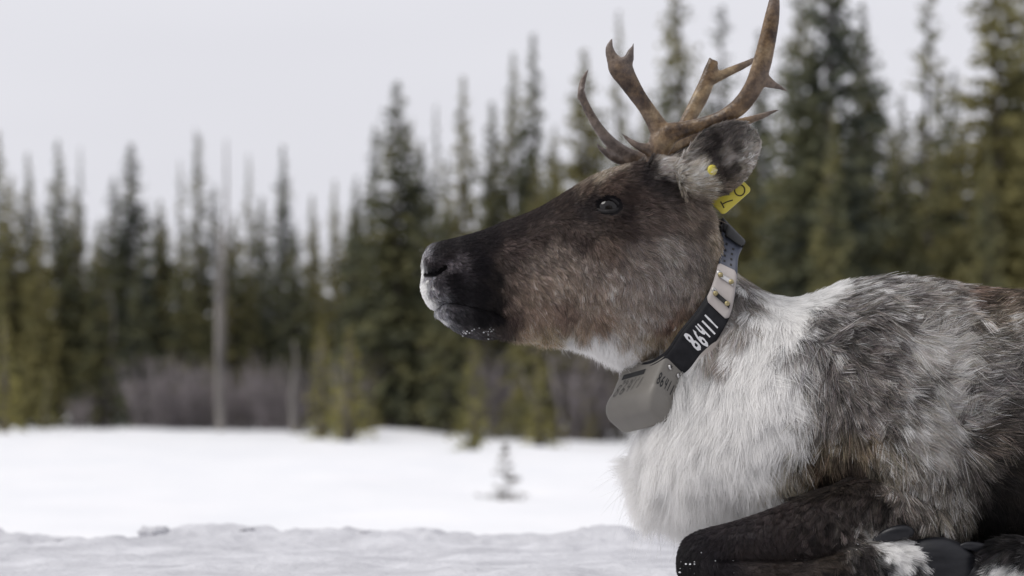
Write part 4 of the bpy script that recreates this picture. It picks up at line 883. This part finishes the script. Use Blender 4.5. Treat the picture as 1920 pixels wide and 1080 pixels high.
L = fl[:, 2] / S * rf.uniform(.65, 1.25, N); L = np.where(rf.random(N) < .004, L * 1.6, L)
# hair just above the belt lies shorter so that the belt stays in view
L = np.where((near_c > -1.9) & (near_c < -1.0) & (W < 30), L * .5, L)
ub = (near_c > -1.25) & (near_c < 1.0) & (out_c < 5) & ~((near_s > 6.1) & (near_s < 9)); L = np.where(ub, np.minimum(L, np.maximum(-out_c - 2, 2) / S * .9), L); fl[:, 3] = np.where(ub, fl[:, 3] * .5, fl[:, 3])
ang = np.where(U > 1380, .75, .5) * fbm(root, 38, 3, 71) + .22 * rf.normal(size=N)
cl = np.where(U < 1385, .0042, .0085); cl = np.where((U > 1140) & (U < 1480) & (V2 > 690) & (V2 < 1000), .012, cl)
cell = np.floor((root + .0025 * np.stack([fbm(root, 120, 1, s) for s in (5, 6, 7)], 1)) / cl[:, None]).astype(np.int64)
key = (cell[:, 0] * 73856093) ^ (cell[:, 1] * 19349663) ^ (cell[:, 2] * 83492791)
_, inv = np.unique(key, return_inverse=True); cnt = np.bincount(inv)
crand = rf.normal(size=(len(cnt), 3))[inv]
ang = ang + np.where(U > 1380, .36, .22) * crand[:, 0]
du, dv = fl[:, 0], fl[:, 1]; ca_, sa_ = np.cos(ang), np.sin(ang)
d3 = np.stack([du * ca_ - dv * sa_, .12 * rf.normal(size=N), -(du * sa_ + dv * ca_)], 1)
tan = d3 - (d3 * nrm).sum(1, keepdims=True) * nrm; tan = unit(tan)
lift = fl[:, 3] * rf.uniform(.6, 1.5, N) + .05 * crand[:, 1]
d0 = unit(tan + nrm * (lift + .12)[:, None])
cm = np.stack([np.bincount(inv, root[:, k]) for k in range(3)], 1) / cnt[:, None]
dm = np.stack([np.bincount(inv, d0[:, k]) for k in range(3)], 1) / cnt[:, None]
NP = 5; tpar = np.linspace(0, 1, NP); pos = np.empty((N, NP, 3))
grav = np.array([0, 0, -1.0]); gl = np.clip(L / .05, 0, 1.6)[:, None]
curl = rf.normal(size=(N, 3)) * .10
for k, s in enumerate(tpar):
    straight = root + L[:, None] * (d0 * s + (tan * .30 - nrm * .22 * (lift[:, None] > .1) + grav * .16 * gl + curl) * s * s)
    target = cm[inv] + L[:, None] * (dm[inv] * s + (tan * .2 + grav * .16 * gl) * s * s)
    pos[:, k] = straight + (target - straight) * (.62 * s ** 1.3)
pos[:, 0] = root - nrm * .0008
rad0 = np.where(U < 1385, .00024, .00032); rad0 = np.where((V2 > 960) & (U < 1800), .00026, rad0)
rad = rad0[:, None] * np.array([1.0, 1.0, .9, .65, .2])[None] * rf.uniform(.7, 1.25, N)[:, None]
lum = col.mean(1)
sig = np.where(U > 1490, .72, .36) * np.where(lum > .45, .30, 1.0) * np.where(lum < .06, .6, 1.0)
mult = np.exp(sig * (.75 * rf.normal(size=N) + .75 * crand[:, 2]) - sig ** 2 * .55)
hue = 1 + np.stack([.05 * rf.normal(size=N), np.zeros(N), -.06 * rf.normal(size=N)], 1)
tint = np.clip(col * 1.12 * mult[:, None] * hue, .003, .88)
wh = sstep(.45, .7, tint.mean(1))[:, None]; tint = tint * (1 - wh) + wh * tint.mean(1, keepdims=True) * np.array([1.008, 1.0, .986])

hc = bpy.data.hair_curves.new('fur'); hc.add_curves([NP] * N)
hc.points.foreach_set('position', pos.astype(np.float32).ravel())
hc.points.foreach_set('radius', rad.astype(np.float32).ravel())
ta = hc.attributes.new('tint', 'FLOAT_COLOR', 'CURVE')
ta.data.foreach_set('color', np.concatenate([tint, np.ones((N, 1))], 1).astype(np.float32).ravel())
M_FUR = bpy.data.materials.new('caribou_fur'); M_FUR.use_nodes = True; n_ = M_FUR.node_tree.nodes; l_ = M_FUR.node_tree.links
for n in list(n_): n_.remove(n)
o_ = n_.new('ShaderNodeOutputMaterial'); at_ = n_.new('ShaderNodeAttribute'); at_.attribute_name = 'tint'
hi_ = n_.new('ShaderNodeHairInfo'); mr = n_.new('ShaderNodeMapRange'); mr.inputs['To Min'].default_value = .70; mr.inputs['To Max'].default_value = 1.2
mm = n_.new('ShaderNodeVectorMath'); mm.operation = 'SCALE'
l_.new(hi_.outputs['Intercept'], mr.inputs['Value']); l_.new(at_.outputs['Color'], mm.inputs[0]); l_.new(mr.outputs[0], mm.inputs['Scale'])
df = n_.new('ShaderNodeBsdfDiffuse'); tr = n_.new('ShaderNodeBsdfTranslucent'); gs = n_.new('ShaderNodeBsdfGlossy'); gs.inputs['Roughness'].default_value = .45; gs.inputs['Color'].default_value = (.9, .92, .95, 1)
m1 = n_.new('ShaderNodeMixShader'); m1.inputs[0].default_value = .28; m2 = n_.new('ShaderNodeMixShader'); m2.inputs[0].default_value = .012
l_.new(mm.outputs[0], df.inputs['Color']); l_.new(mm.outputs[0], tr.inputs['Color']); l_.new(df.outputs[0], m1.inputs[1]); l_.new(tr.outputs[0], m1.inputs[2])
l_.new(m1.outputs[0], m2.inputs[1]); l_.new(gs.outputs[0], m2.inputs[2]); l_.new(m2.outputs[0], o_.inputs['Surface'])
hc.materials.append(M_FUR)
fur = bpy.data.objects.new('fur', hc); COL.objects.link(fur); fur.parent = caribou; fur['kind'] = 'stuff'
print('HAIRS', N)

# ---- the button of the ear tag sits against the inside of the ear
bt = Pp(1335, 319, -122)
obj('tag_button', mesh('tag_button', *(lambda VF: (local(VF[0], tag_root), VF[1]))(disc(bt, (.45, -1, 0), 10 / S, 5 / S, 20, .5)), M_TAG), tag_root)

# ---- snow crumbs caught on the chin, knee and coat
mb = MB(); r = np.random.default_rng(31)
def crumbs(pick, n, r0, r1):
    idx = np.where(pick)[0]
    for i in r.choice(idx, n):
        rr = r.uniform(r0, r1) / S
        mb.add(*lump('c', BV[i] + BN[i] * rr * r.uniform(.6, 2.2), rr, int(i % 97), None, 1, (1.2, 1, .8), .3))
crumbs((uu > 868) & (uu < 925) & (BN[:, 2] < -.35) & (CW < 45) & (CV > 615) & (CV < 650), 80, .5, 1.7)
crumbs((uu < 1290) & (uu > 1262) & (vv > 1040) & (vv < 1085) & (ww < -170), 26, .6, 2.0)
crumbs((vv > 960) & (uu > 1280) & (uu < 1600) & (ww < -180) & (BN[:, 1] < -.3), 14, .6, 1.1)
crumbs((uu > 1500) & (uu < 1900) & (vv < 960) & (BN[:, 1] < -.3), 6, .8, 1.6)
obj('snow_crumbs', mb.mesh('snow_crumbs', M_FIELD, False), caribou, kind='stuff')
